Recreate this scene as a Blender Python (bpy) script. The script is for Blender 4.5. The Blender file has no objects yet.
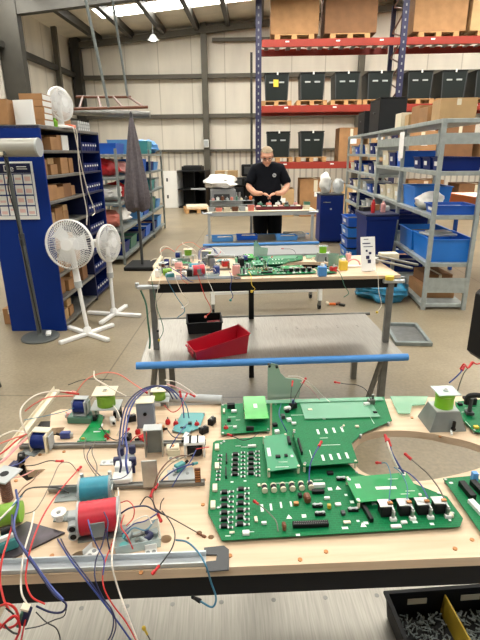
import bpy, bmesh, math, random
from mathutils import Vector, Matrix
random.seed(7)
S = bpy.context.scene
COL = S.collection
R = math.radians

# ---------------------------------------------------------------- camera
CAM_H = 1.6
PITCH, YAW, ROLL, FPX = 19.0, 2.15, -0.6, 485.0
cd = bpy.data.cameras.new('camera'); cam = bpy.data.objects.new('camera', cd); COL.objects.link(cam)
CM = Matrix.Rotation(R(YAW), 3, 'Z') @ Matrix.Rotation(R(90 - PITCH), 3, 'X') @ Matrix.Rotation(R(ROLL), 3, 'Z')
cam.location = (0, 0, CAM_H); cam.rotation_euler = CM.to_euler()
cd.sensor_fit = 'VERTICAL'; cd.sensor_height = 32.0; cd.lens = FPX / 640 * 32.0
cd.clip_start = 0.02; cd.clip_end = 200
S.camera = cam

# ---------------------------------------------------------------- world, lights, exposure
w = bpy.data.worlds.new('world'); S.world = w; w.use_nodes = True
w.node_tree.nodes['Background'].inputs[0].default_value = (0.95, 0.97, 1.0, 1)
w.node_tree.nodes['Background'].inputs[1].default_value = 0.32
S.view_settings.view_transform = 'Standard'; S.view_settings.look = 'None'
S.view_settings.exposure = 0.27; S.view_settings.gamma = 1.0
S.cycles.max_bounces = 7; S.cycles.diffuse_bounces = 4; S.cycles.glossy_bounces = 3
S.cycles.transparent_max_bounces = 8; S.cycles.transmission_bounces = 4
S.cycles.caustics_reflective = False; S.cycles.caustics_refractive = False
S.cycles.use_denoising = True; S.cycles.sample_clamp_indirect = 6.0
ROOF = lambda x: 4.99 + 0.088 * (x + 5.7)

ADDED_SKY_Y = (-1.6, 2.4, 6.6, 11.0)      # unseen roof-light strips, added overhead as the hall's main light
SKY_POWER = 13.0

# ---------------------------------------------------------------- helpers
def ray(px, py): return CM @ Vector(((px - 240) / FPX, -(py - 320) / FPX, -1))
O = Vector((0, 0, CAM_H))
def Zp(px, py, z): d = ray(px, py); return O + d * ((z - CAM_H) / d.z)
def Yp(px, py, y): d = ray(px, py); return O + d * (y / d.y)

def lin(c):
    r = []
    for v in c:
        v /= 255.0
        r.append(v / 12.92 if v <= 0.04045 else ((v + 0.055) / 1.055) ** 2.4)
    return (r[0], r[1], r[2], 1)
MATS = {}
def mat(name, c, rough=0.5, metal=0.0, var=0.0, scale=20, bump=0.0, alpha=1.0, trans=0.0, emit=0.0, stretch=None, c2=None, spec=0.5):
    if name in MATS: return MATS[name]
    m = bpy.data.materials.new(name); m.use_nodes = True; nt = m.node_tree; b = nt.nodes['Principled BSDF']
    col = lin(c); b.inputs['Base Color'].default_value = col
    b.inputs['Roughness'].default_value = rough; b.inputs['Metallic'].default_value = metal
    b.inputs['Specular IOR Level'].default_value = spec
    if alpha < 1: b.inputs['Alpha'].default_value = alpha
    if trans: b.inputs['Transmission Weight'].default_value = trans
    if emit:
        b.inputs['Emission Color'].default_value = col; b.inputs['Emission Strength'].default_value = emit
    if var or bump or c2:
        tc = nt.nodes.new('ShaderNodeTexCoord'); mp = nt.nodes.new('ShaderNodeMapping')
        if stretch: mp.inputs['Scale'].default_value = stretch
        no = nt.nodes.new('ShaderNodeTexNoise'); no.inputs['Scale'].default_value = scale; no.inputs['Detail'].default_value = 5
        nt.links.new(tc.outputs['Object'], mp.inputs[0]); nt.links.new(mp.outputs[0], no.inputs['Vector'])
        if var or c2:
            rp = nt.nodes.new('ShaderNodeValToRGB')
            e = rp.color_ramp.elements
            a = lin(c2) if c2 else tuple([v * (1 - var) for v in col[:3]] + [1])
            z = col if c2 else tuple([min(1, v * (1 + var)) for v in col[:3]] + [1])
            e[0].position = 0.34; e[0].color = a; e[1].position = 0.66; e[1].color = z
            nt.links.new(no.outputs[0], rp.inputs[0]); nt.links.new(rp.outputs[0], b.inputs['Base Color'])
        if bump:
            bp = nt.nodes.new('ShaderNodeBump'); bp.inputs['Strength'].default_value = bump; bp.inputs['Distance'].default_value = 0.01
            nt.links.new(no.outputs[0], bp.inputs['Height']); nt.links.new(bp.outputs[0], b.inputs['Normal'])
    MATS[name] = m; return m

# plain palette
mat('black', (8, 8, 9), 0.5, spec=0.3); mat('soft_black', (16, 17, 19), 0.6, spec=0.35); mat('dark_grey', (62, 64, 66), 0.5)
mat('white', (238, 238, 234), 0.45); mat('paper', (244, 244, 240), 0.7); mat('cream', (226, 216, 190), 0.55)
mat('grey', (140, 142, 142), 0.45); mat('box_grey', (132, 142, 154), 0.5); mat('coil_red', (196, 40, 56), 0.4, var=0.1, scale=40); mat('light_grey', (178, 182, 182), 0.45)
mat('steel', (176, 178, 176), 0.32, 0.85, 0.12, 30, stretch=(1, 12, 1)); mat('galv', (140, 148, 146), 0.48, 0.5, 0.15, 14)
mat('dull_steel', (128, 128, 124), 0.42, 0.6, 0.12, 18); mat('alu', (206, 212, 216), 0.3, 0.75, 0.06, 20)
mat('case_black', (30, 36, 34), 0.5, spec=.3); mat('galv_shelf', (168, 176, 174), 0.45, 0.3, 0.12, 14); mat('sheet', (158, 154, 145), 0.36, 0.75, 0.12, 9, stretch=(26, 1, 1))
mat('blue', (24, 66, 168), 0.42); mat('navy', (4, 34, 106), 0.5, spec=.3, var=0.1, scale=3); mat('deep_navy', (8, 20, 62), 0.5)
mat('panel_blue', (0, 42, 122), 0.6, spec=0.25, var=0.06, scale=2)
mat('bin_blue', (26, 92, 196), 0.38, var=0.08, scale=4); mat('tub_blue', (36, 122, 216), 0.38, var=0.06, scale=4)
mat('sky_blue', (88, 152, 216), 0.45); mat('bag_blue', (44, 128, 168), 0.3, var=0.3, scale=18, bump=0.6)
mat('foam_blue', (72, 138, 206), 0.6); mat('red', (198, 34, 38), 0.4); mat('bin_red', (176, 20, 40), 0.35, var=0.08, scale=6)
mat('dark_red', (96, 20, 30), 0.5); mat('wire_red', (206, 52, 48), 0.4); mat('pink', (232, 168, 164), 0.4)
mat('salmon', (226, 130, 112), 0.4); mat('wire_blue', (48, 66, 134), 0.4); mat('wire_navy', (30, 34, 78), 0.4)
mat('wire_white', (236, 228, 214), 0.4); mat('wire_green', (70, 120, 100), 0.4); mat('wire_grey', (110, 104, 92), 0.4)
mat('wire_teal', (58, 118, 146), 0.4); mat('wire_black', (30, 30, 32), 0.4); mat('wire_brown', (110, 70, 50), 0.4)
mat('lime', (128, 196, 40), 0.4, var=0.1, scale=30); mat('coil_green', (126, 170, 50), 0.4, var=0.12, scale=60)
mat('cyan', (44, 138, 160), 0.4, var=0.1, scale=40); mat('teal', (70, 150, 150), 0.4)
mat('brown', (112, 66, 40), 0.5); mat('copper', (176, 120, 70), 0.35, 0.5); mat('orange', (224, 110, 40), 0.5)
mat('yellow', (232, 200, 70), 0.5); mat('gold', (190, 160, 50), 0.4)
mat('cardboard', (164, 122, 80), 0.8, var=0.1, scale=6); mat('cardboard_light', (190, 156, 110), 0.8, var=0.08, scale=6)
mat('cardboard_dark', (128, 90, 58), 0.8, var=0.1, scale=6); mat('wood', (196, 152, 100), 0.75, var=0.15, scale=8, stretch=(1, 8, 8))
mat('rack_red', (150, 46, 30), 0.5, var=0.08, scale=3); mat('rack_blue', (38, 36, 68), 0.5, var=0.1, scale=3)
mat('heather', (98, 91, 94), 0.85, var=0.15, scale=30, bump=0.3)
mat('clear', (214, 232, 232), 0.12, 0, alpha=0.42); mat('film', (232, 236, 236), 0.25, 0, alpha=0.72, var=0.08, scale=10, bump=0.8)
mat('bag_white', (238, 236, 230), 0.4, 0, var=0.1, scale=12, bump=0.8)
mat('jade_glass', (150, 184, 166), 0.15, 0, alpha=0.6); mat('pcb_pale', (130, 196, 160), 0.3, 0, alpha=0.5)
mat('plug_orange', (230, 112, 70), 0.5); mat('fan_white', (240, 240, 238), 0.35); mat('fan_clear', (236, 238, 238), 0.3, alpha=0.88)
mat('steel_dark', (60, 58, 52), 0.5, 0.2, var=0.08, scale=5); mat('girt', (92, 88, 77), 0.55, 0.1, var=0.06, scale=4)
mat('skin', (214, 158, 130), 0.5, var=0.06, scale=30); mat('hair', (160, 140, 112), 0.7, var=0.2, scale=60, bump=0.5)
mat('shirt', (9, 12, 20), 0.9, var=0.15, scale=20, spec=.2); mat('trousers', (7, 7, 9), 0.9, spec=.2); mat('shoe', (34, 34, 38), 0.6)
mat('lip', (176, 104, 92), 0.5); mat('eye', (30, 26, 24), 0.3)
mat('heater_grey', (168, 166, 156), 0.32, 0.3); mat('pole_grey', (82, 86, 84), 0.5); mat('skylight', (255, 252, 244), 0.5, emit=SKY_POWER)
mat('lamp_on', (255, 250, 236), 0.5, emit=9.0)
mat('note_pink', (240, 206, 200), 0.7); mat('hole_shade', (70, 66, 68), 0.3, 0.4, c2=(96, 88, 96), scale=30); mat('pcb_text', (222, 238, 226), 0.6)  # purplish dark tone: shade inside the triangular cut-out, put into the colour

def pcb_mat():
    m = bpy.data.materials.new('pcb_green'); m.use_nodes = True; nt = m.node_tree; b = nt.nodes['Principled BSDF']
    tc = nt.nodes.new('ShaderNodeTexCoord'); vo = nt.nodes.new('ShaderNodeTexBrick')
    vo.inputs['Scale'].default_value = 42; vo.inputs['Mortar Size'].default_value = 0.03; vo.offset = 0.37
    vo.inputs['Color1'].default_value = lin((0, 102, 56)); vo.inputs['Color2'].default_value = lin((0, 110, 62)); vo.inputs['Mortar'].default_value = lin((4, 120, 70))
    nt.links.new(tc.outputs['Object'], vo.inputs['Vector']); nt.links.new(vo.outputs[0], b.inputs['Base Color'])
    b.inputs['Roughness'].default_value = 0.5; b.inputs['Specular IOR Level'].default_value = 0.22
    MATS['pcb'] = m
pcb_mat()
mat('pcb_bright', (16, 140, 74), 0.35, var=0.1, scale=25, spec=.3); mat('pcb_teal', (12, 132, 84), 0.4, var=0.06, scale=30); mat('pcb_cover', (76, 176, 84), 0.2, var=0.2, scale=12)

def wood_mat():
    m = bpy.data.materials.new('plywood'); m.use_nodes = True; nt = m.node_tree; b = nt.nodes['Principled BSDF']
    tc = nt.nodes.new('ShaderNodeTexCoord'); mp = nt.nodes.new('ShaderNodeMapping'); mp.inputs['Scale'].default_value = (2.0, 26, 26)
    no = nt.nodes.new('ShaderNodeTexNoise'); no.inputs['Scale'].default_value = 1.6; no.inputs['Detail'].default_value = 7; no.inputs['Distortion'].default_value = 0.6
    rp = nt.nodes.new('ShaderNodeValToRGB'); e = rp.color_ramp.elements
    e[0].position = 0.3; e[0].color = lin((206, 178, 146)); e[1].position = 0.7; e[1].color = lin((226, 202, 172))
    nt.links.new(tc.outputs['Object'], mp.inputs[0]); nt.links.new(mp.outputs[0], no.inputs['Vector']); nt.links.new(no.outputs[0], rp.inputs[0])
    nt.links.new(rp.outputs[0], b.inputs['Base Color']); b.inputs['Roughness'].default_value = 0.55
    MATS['ply'] = m
wood_mat()

def floor_mat():
    m = bpy.data.materials.new('concrete_floor'); m.use_nodes = True; nt = m.node_tree; b = nt.nodes['Principled BSDF']
    tc = nt.nodes.new('ShaderNodeTexCoord')
    n1 = nt.nodes.new('ShaderNodeTexNoise'); n1.inputs['Scale'].default_value = 0.9; n1.inputs['Detail'].default_value = 9; n1.inputs['Roughness'].default_value = 0.62
    rp = nt.nodes.new('ShaderNodeValToRGB'); e = rp.color_ramp.elements
    e[0].position = 0.3; e[0].color = lin((126, 114, 93)); e[1].position = 0.72; e[1].color = lin((160, 146, 120))
    n2 = nt.nodes.new('ShaderNodeTexNoise'); n2.inputs['Scale'].default_value = 45; n2.inputs['Detail'].default_value = 6
    r2 = nt.nodes.new('ShaderNodeValToRGB'); f = r2.color_ramp.elements
    f[0].position = 0.3; f[0].color = (0.80, 0.80, 0.80, 1); f[1].position = 0.7; f[1].color = (1.06, 1.06, 1.06, 1)
    mx = nt.nodes.new('ShaderNodeMix'); mx.data_type = 'RGBA'; mx.blend_type = 'MULTIPLY'; mx.inputs[0].default_value = 1
    nt.links.new(tc.outputs['Object'], n1.inputs['Vector']); nt.links.new(n1.outputs[0], rp.inputs[0])
    nt.links.new(tc.outputs['Object'], n2.inputs['Vector']); nt.links.new(n2.outputs[0], r2.inputs[0])
    nt.links.new(rp.outputs[0], mx.inputs[6]); nt.links.new(r2.outputs[0], mx.inputs[7])
    # saw-cut joints across the slab
    br = nt.nodes.new('ShaderNodeTexBrick'); br.inputs['Scale'].default_value = 0.25; br.offset = 0; br.inputs['Mortar Size'].default_value = 0.0016
    br.inputs['Color1'].default_value = (1, 1, 1, 1); br.inputs['Color2'].default_value = (1, 1, 1, 1); br.inputs['Mortar'].default_value = (0.55, 0.52, 0.48, 1)
    br.inputs['Brick Width'].default_value = 1.0; br.inputs['Row Height'].default_value = 1.0
    mp = nt.nodes.new('ShaderNodeMapping'); mp.inputs['Location'].default_value = (1.15, 1.0, 0); nt.links.new(tc.outputs['Object'], mp.inputs[0]); nt.links.new(mp.outputs[0], br.inputs['Vector'])
    m2 = nt.nodes.new('ShaderNodeMix'); m2.data_type = 'RGBA'; m2.blend_type = 'MULTIPLY'; m2.inputs[0].default_value = 1
    nt.links.new(mx.outputs[2], m2.inputs[6]); nt.links.new(br.outputs[0], m2.inputs[7]); nt.links.new(m2.outputs[2], b.inputs['Base Color'])
    b.inputs['Roughness'].default_value = 0.36
    MATS['floor'] = m
floor_mat()

def cladding(name, c1, c2, axis, pitch, joint):
    m = bpy.data.materials.new(name); m.use_nodes = True; nt = m.node_tree; b = nt.nodes['Principled BSDF']
    tc = nt.nodes.new('ShaderNodeTexCoord'); sp = nt.nodes.new('ShaderNodeSeparateXYZ'); nt.links.new(tc.outputs['Object'], sp.inputs[0])
    d = nt.nodes.new('ShaderNodeMath'); d.operation = 'DIVIDE'; d.inputs[1].default_value = pitch; nt.links.new(sp.outputs[axis], d.inputs[0])
    fr = nt.nodes.new('ShaderNodeMath'); fr.operation = 'FRACT'; nt.links.new(d.outputs[0], fr.inputs[0])
    lt = nt.nodes.new('ShaderNodeMath'); lt.operation = 'LESS_THAN'; lt.inputs[1].default_value = joint; nt.links.new(fr.outputs[0], lt.inputs[0])
    no = nt.nodes.new('ShaderNodeTexNoise'); no.inputs['Scale'].default_value = 0.8; no.inputs['Detail'].default_value = 6
    mp = nt.nodes.new('ShaderNodeMapping'); mp.inputs['Scale'].default_value = (3, 3, 0.5); nt.links.new(tc.outputs['Object'], mp.inputs[0]); nt.links.new(mp.outputs[0], no.inputs['Vector'])
    rp = nt.nodes.new('ShaderNodeValToRGB'); e = rp.color_ramp.elements
    e[0].position = 0.3; e[0].color = lin([v * 0.93 for v in c1]); e[1].position = 0.7; e[1].color = lin(c1); nt.links.new(no.outputs[0], rp.inputs[0])
    mx = nt.nodes.new('ShaderNodeMix'); mx.data_type = 'RGBA'; nt.links.new(lt.outputs[0], mx.inputs[0]); nt.links.new(rp.outputs[0], mx.inputs[6]); mx.inputs[7].default_value = lin(c2)
    nt.links.new(mx.outputs[2], b.inputs['Base Color']); b.inputs['Roughness'].default_value = 0.7
    MATS[name] = m
cladding('wall_panel', (236, 229, 214), (200, 192, 176), 0, 1.05, 0.03)
cladding('wall_panel_side', (228, 220, 204), (190, 182, 166), 1, 1.05, 0.03)
cladding('wall_flute', (228, 221, 206), (188, 180, 166), 0, 0.2, 0.28)
cladding('roof_panel', (238, 231, 216), (214, 206, 192), 0, 1.0, 0.03)

class MB:
    """collects shapes into one mesh; m = material slot"""
    def __init__(s): s.b = bmesh.new()
    def _set(s, faces, m):
        for f in faces: f.material_index = m
    def box(s, c, d, m=0, bev=0.0, R_=None):
        M = Matrix.Translation(Vector(c)) @ (R_.to_4x4() if R_ else Matrix()) @ Matrix.Diagonal((d[0], d[1], d[2], 1))
        r = bmesh.ops.create_cube(s.b, size=1.0, matrix=M)
        fs = set(f for v in r['verts'] for f in v.link_faces); s._set(fs, m)
        if bev:
            es = list(set(e for v in r['verts'] for e in v.link_edges))
            q = bmesh.ops.bevel(s.b, geom=es, offset=bev, segments=1, profile=0.5, affect='EDGES'); s._set(q['faces'], m)
        return s
    def cyl(s, p0, p1, r0, r1=None, seg=14, m=0):
        p0, p1 = Vector(p0), Vector(p1); d = p1 - p0
        M = Matrix.Translation((p0 + p1) / 2) @ d.to_track_quat('Z', 'Y').to_matrix().to_4x4()
        r = bmesh.ops.create_cone(s.b, cap_ends=True, segments=seg, radius1=r0, radius2=r0 if r1 is None else r1, depth=d.length, matrix=M)
        s._set(set(f for v in r['verts'] for f in v.link_faces), m); return s
    def ball(s, c, r, sc=(1, 1, 1), m=0, u=12, v=8):
        M = Matrix.Translation(Vector(c)) @ Matrix.Diagonal((sc[0], sc[1], sc[2], 1))
        q = bmesh.ops.create_uvsphere(s.b, u_segments=u, v_segments=v, radius=r, matrix=M)
        s._set(set(f for vv in q['verts'] for f in vv.link_faces), m); return s
    def rings(s, rings, m=0, cap0=True, cap1=True, closed=False):
        vs = [[s.b.verts.new(Vector(p)) for p in r] for r in rings]; n = len(vs[0])
        prs = list(zip(vs, vs[1:])) + ([(vs[-1], vs[0])] if closed else [])
        fs = []
        for a, b in prs:
            for i in range(n):
                try: fs.append(s.b.faces.new((a[i], a[(i + 1) % n], b[(i + 1) % n], b[i])))
                except ValueError: pass
        if not closed:
            if cap0: fs.append(s.b.faces.new(list(reversed(vs[0]))))
            if cap1: fs.append(s.b.faces.new(vs[-1]))
        s._set(fs, m); return s
    def prism(s, poly, z0, z1, m=0):
        return s.rings([[(x, y, z0) for x, y in poly], [(x, y, z1) for x, y in poly]], m)
    def sheet(s, pts, t, m=0):
        """flat polygon given in 3-D, thickened by t along its normal"""
        p = [Vector(q) for q in pts]; n = (p[1] - p[0]).cross(p[2] - p[0]).normalized() * t
        return s.rings([p, [q + n for q in p]], m)
    def lathe(s, prof, c=(0, 0, 0), seg=20, m=0):
        c = Vector(c)
        rr = [[c + Vector((max(r, 1e-4) * math.cos(2 * math.pi * k / seg), max(r, 1e-4) * math.sin(2 * math.pi * k / seg), z)) for k in range(seg)] for r, z in prof]
        return s.rings(rr, m)
    def tube(s, pts, r, seg=6, m=0, caps=True):
        p = [Vector(q) for q in pts]; rr = []; up = None
        rad = r if isinstance(r, (list, tuple)) else [r] * len(p)
        for i, q in enumerate(p):
            t = (p[min(i + 1, len(p) - 1)] - p[max(i - 1, 0)])
            t = t.normalized() if t.length > 1e-9 else Vector((0, 0, 1))
            if up is None: up = t.orthogonal().normalized()
            up = (up - t * up.dot(t)); up = up.normalized() if up.length > 1e-6 else t.orthogonal().normalized()
            sd = t.cross(up)
            rr.append([q + (up * math.cos(2 * math.pi * k / seg) + sd * math.sin(2 * math.pi * k / seg)) * rad[i] for k in range(seg)])
        return s.rings(rr, m)
    def tub(s, w_, d_, h, t=0.004, tap=0.9, z=0.0, m=0, lip=0.0, front=None):
        """hollow open box centred on x,y; front: height of a lowered front (-y) wall"""
        def rc(a, b, zz, zf=None): return [(-a, -b, zf if zf is not None else zz), (a, -b, zf if zf is not None else zz), (a, b, zz), (-a, b, zz)]
        a, b = w_ / 2, d_ / 2; f = None if front is None else z + front
        rr = [rc(a * tap, b * tap, z), rc(a, b, z + h, f)]
        if lip: rr += [rc(a + lip, b + lip, z + h, f), rc(a + lip, b + lip, z + h + t * 1.5, None if f is None else f + t * 1.5), rc(a - t, b - t, z + h + t * 1.5, None if f is None else f + t * 1.5)]
        else: rr += [rc(a - t, b - t, z + h, f)]
        rr += [rc(a * tap - t, b * tap - t, z + t)]
        return s.rings(rr, m)
    def build(s, name, mats, parent=None, smooth=35, kind=None, label=None):
        bmesh.ops.recalc_face_normals(s.b, faces=s.b.faces)
        me = bpy.data.meshes.new(name); s.b.to_mesh(me); s.b.free()
        if isinstance(mats, str): mats = [mats]
        for k in mats: me.materials.append(MATS[k])
        if smooth:
            me.polygons.foreach_set('use_smooth', [True] * len(me.polygons)); me.set_sharp_from_angle(angle=R(smooth))
        o = bpy.data.objects.new(name, me); COL.objects.link(o)
        if parent is not None: o.parent = parent
        if kind: o['kind'] = kind
        if label: o['label'] = label
        return o

def thing(name, label, cat, loc=(0, 0, 0), rotz=0.0, group=None):
    o = bpy.data.objects.new(name, None); COL.objects.link(o); o.empty_display_size = 0.05
    o.location = loc; o.rotation_euler = (0, 0, rotz); o['label'] = label; o['category'] = cat
    if group: o['group'] = group
    return o
def tag(o, label, cat, group=None, loc=None, rotz=None):
    o['label'] = label; o['category'] = cat
    if group: o['group'] = group
    if loc is not None: o.location = loc
    if rotz is not None: o.rotation_euler = (0, 0, rotz)
    return o
def dup(root, loc=None, rotz=None, label=None, group=None, M=None):
    def cp(o, par):
        c = o.copy(); COL.objects.link(c)
        if par is not None: c.parent = par
        for ch in o.children: cp(ch, c)
        return c
    r = cp(root, None)
    if M is not None: r.matrix_basis = M
    if loc is not None: r.location = loc
    if rotz is not None: r.rotation_euler = (0, 0, rotz)
    if label: r['label'] = label
    if group: r['group'] = group
    return r
def struct(o): o['kind'] = 'structure'; return o
def sbox(name, c, d, m): return struct(MB().box(c, d).build(name, m, smooth=0))
ORD = ['first', 'second', 'third', 'fourth', 'fifth', 'sixth', 'seventh', 'eighth', 'ninth', 'tenth', 'eleventh', 'twelfth']
def smooth_path(pts, n=6):
    p = [Vector(q) for q in pts]
    if len(p) < 3: return p
    p = [p[0] * 2 - p[1]] + p + [p[-1] * 2 - p[-2]]; out = []
    for i in range(1, len(p) - 2):
        for k in range(n):
            t = k / n; a, b, c, d = p[i - 1], p[i], p[i + 1], p[i + 2]
            out.append(0.5 * ((2 * b) + (c - a) * t + (2 * a - 5 * b + 4 * c - d) * t * t + (3 * b - a - 3 * c + d) * t ** 3))
    out.append(p[-2]); return out

# ---------------------------------------------------------------- the hall
FL = MB().box((2, 6, -0.05), (18, 24, 0.1)).build('floor', 'floor', smooth=0); struct(FL)
WY, LX = 17.0, -5.85
def gable(name, y, z0, m, t=0.1):
    mb = MB(); x0, x1 = LX, 11.0
    mb.rings([[(x0, y, z0), (x1, y, z0), (x1, y, ROOF(x1)), (x0, y, ROOF(x0))], [(x0, y + t, z0), (x1, y + t, z0), (x1, y + t, ROOF(x1)), (x0, y + t, ROOF(x0))]])
    return struct(mb.build(name, m, smooth=0))
gable('wall_rear', WY, 1.68, 'wall_panel')
sbox('wall_rear_dado', (2.5, WY + 0.08, 0.85), (16.8, 0.1, 1.7), 'wall_flute')
sbox('wall_left', (LX - 0.05, 6.0, 2.52), (0.1, 24, 5.04), 'wall_panel_side')
# roof: panels between the skylight strips, all in one sloping plane
def roof_piece(name, y0, y1, m, dz=0.0, x0=-5.95, x1=11.0):
    mb = MB()
    mb.rings([[(x0, y0, ROOF(x0) + dz), (x1, y0, ROOF(x1) + dz), (x1, y1, ROOF(x1) + dz), (x0, y1, ROOF(x0) + dz)], [(x0, y0, ROOF(x0) + dz + 0.08), (x1, y0, ROOF(x1) + dz + 0.08), (x1, y1, ROOF(x1) + dz + 0.08), (x0, y1, ROOF(x0) + dz + 0.08)]])
    return struct(mb.build(name, m, smooth=0))
strips = [(y - h, y + h) for y, h in zip(ADDED_SKY_Y, (0.28, 0.36, 0.62, 0.8))] + [(14.2, 15.1)]  # all but the last are unseen, added and sized for their light
e0 = -6.0; k = 0
for a, b in strips:
    k += 1
    xs = -4.25 if k == 5 else LX - 0.1
    roof_piece('ceiling' if k == 1 else 'ceiling_%d' % k, e0, a, 'roof_panel'); roof_piece('window_%d' % k, a, b, 'skylight', 0.01, xs); e0 = b
    if k == 5: roof_piece('ceiling_7', a, b, 'roof_panel', 0.0, LX - 0.1, xs)
roof_piece('ceiling_6', e0, WY + 0.2, 'roof_panel')
# steel: girts on the walls, columns, rafters, purlins
tn = [0]
def trim(c, d, m='girt', rot=None):
    tn[0] += 1; return struct(MB().box(c, d, R_=rot).build('trim_%d' % tn[0], m, smooth=0))
for z in (2.74, 3.9): trim((2.5, WY - 0.09, z), (16.7, 0.16, 0.12))
trim((2.5, WY - 0.05, 1.69), (16.7, 0.08, 0.07))
trim((0.9, WY - 0.1, 4.9), (4.6, 0.14, 0.09))
for x in (-1.66, 3.2, 7.6): trim((x, WY - 0.16, 2.7), (0.18, 0.2, 5.4))
trim((LX + 0.2, WY - 0.2, 2.5), (0.26, 0.3, 5.0), 'steel_dark')
slope = Matrix.Rotation(-math.atan(0.088), 3, 'Y')
for yy, hh, mm in ((WY - 0.2, 0.16, 'girt'), (12.25, 0.34, 'steel_dark'), (6.9, 0.42, 'steel_dark'), (1.4, 0.42, 'steel_dark')):
    trim((2.6, yy, ROOF(2.6) - hh / 2 - 0.13), (16.9, 0.2, hh), mm, slope)
for yy in (12.25, 6.9, 1.4): trim((LX + 0.28, yy, 2.45), (0.5, 0.24, 4.9), 'steel_dark')
for z in (2.6, 3.95): trim((LX + 0.09, 6.0, z), (0.16, 21.8, 0.13), 'steel_dark')
trim((LX + 0.14, 15.3, 3.0), (0.14, 0.12, 4.0), 'girt')
for x in (-4.88, -3.88, -2.88, -1.85, -0.9, 0.1, 1.1, 2.1, 3.1, 4.1, 5.1, 6.1, 7.1): trim((x, 5.5, ROOF(x) - 0.1), (0.13, 22.8, 0.2), 'steel_dark')
# high bay lamps
hb = thing('high_bay_lamp', 'lit round lamp hanging under the roof beside the far skylight', 'lamp', (-2.98, 15.6, ROOF(-2.98) - 0.56), 0)
MB().cyl((0, 0, 0.1), (0, 0, 0.57), 0.012, seg=8).build('stem', 'grey', hb)
MB().lathe([(0.05, 0.14), (0.10, 0.08), (0.17, 0.0), (0.165, 0.0), (0.09, 0.07), (0.03, 0.12)]).build('shade', 'light_grey', hb)
MB().ball((0, 0, 0.02), 0.1, (1, 1, 0.5)).build('bulb', 'lamp_on', hb)

# ---------------------------------------------------------------- the row of benches
TOP = 0.90
B1, A1 = Vector((-0.59, 0.634, 0)), R(4.3)
B2, A2 = Vector((-0.636, 2.726, 0)), R(5.2)
M1 = Matrix.Translation(B1) @ Matrix.Rotation(A1, 4, 'Z')
M2 = Matrix.Translation(B2) @ Matrix.Rotation(A2, 4, 'Z')
MOVE12 = M2 @ M1.inverted()
BW, BD = 1.50, 0.605

def bench(label, org, ang, group, z_shelf=0.46):
    t = thing('workbench', label, 'workbench', org, ang, group)
    mb = MB().box((BW / 2 - .03, 0.185, z_shelf), (1.55, 0.80, 0.012), bev=0.003)
    mb.build('shelf_sheet', 'sheet', t)
    for u in (.15, .27, .39, .52, .66, .80, .94, 1.08, 1.22, 1.36):
        for v in (0.305, 0.335): MB().cyl((u, v, z_shelf + 0.005), (u, v, z_shelf + 0.0065), 0.0065, seg=8).build('shelf_screw', 'dull_steel', t)
    MB().cyl((-0.07, -0.225, z_shelf + 0.004), (BW + 0.0, -0.225, z_shelf + 0.004), 0.021, seg=14).build('foam_edge', 'foam_blue', t)
    MB().cyl((-0.03, 0.59, z_shelf + 0.002), (BW + 0.03, 0.59, z_shelf + 0.002), 0.012, seg=12).build('rear_edge', 'dull_steel', t)
    for u in (0.02, BW - 0.05):
        MB().box((u, 0.02, (z_shelf + TOP) / 2 - 0.02), (0.036, 0.036, TOP - z_shelf - 0.05), bev=0.003).build('post', 'dull_steel', t)
        MB().box((u - 0.02 if u < 1 else u + .01, 0.0, TOP - 0.036), (0.13, 0.03, 0.022), bev=0.004).cyl((u + (-0.085 if u < 1 else 0.065), 0.0, TOP - 0.036), (u + (-0.085 if u < 1 else 0.065), 0.0, TOP - 0.01), 0.012, seg=10).build('clamp', 'alu', t)
    for u in (0.06, BW - 0.1):
        MB().box((u, -0.12, z_shelf / 2 - 0.005), (0.04, 0.04, z_shelf - 0.01), bev=0.003).build('leg', 'dull_steel', t)
        MB().box((u, 0.46, z_shelf / 2 - 0.005), (0.04, 0.04, z_shelf - 0.01), bev=0.003).build('leg', 'dull_steel', t)
        a = Vector((u - 0.03, -0.17, z_shelf - 0.02)); b = Vector((u - 0.10, -0.1, 0.02))
        MB().cyl(a, b, 0.017, seg=8).build('brace', 'dull_steel', t)
    MB().box((BW / 2, 0.035, TOP - 0.05), (BW - 0.02, 0.05, 0.056), bev=0.003).build('front_beam', 'black', t)
    MB().box((BW / 2, BD - 0.06, TOP - 0.05), (BW - 0.02, 0.05, 0.056), bev=0.003).build('rear_beam', 'black', t)
    for u in (0.03, BW - 0.03): MB().box((u, BD / 2, TOP - 0.05), (0.04, BD - 0.15, 0.05)).build('side_beam', 'black', t)
    MB().box((BW * 0.43, BD - 0.06, (TOP - 0.08) / 2), (0.035, 0.035, TOP - 0.08)).build('centre_leg', 'black', t)
    return t
G_B = 'workbenches with steel sheet shelves and blue foam edging'
bench('front workbench with black beam under the big plywood board, steel sheet shelf low below', B1, A1, G_B)
b2 = bench('second workbench, its bare steel shelf with blue foam edge holding the red bin', B2, A2, G_B)

I1 = M1.inverted()
def uv(px, py, z=0.0):
    """where the photograph's point lies on the front board's top (z above it), in bench coordinates"""
    p = I1 @ Zp(px, py, TOP + z); return Vector((p.x, p.y, z))
def wpt(p): return M1 @ Vector((p[0], p[1], TOP + p[2]))
def bthing(name, label, cat, px, py, rot=0.0, z=0.0, group=None):
    return thing(name, label, cat, wpt(uv(px, py, z)), A1 + rot, group)

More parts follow.
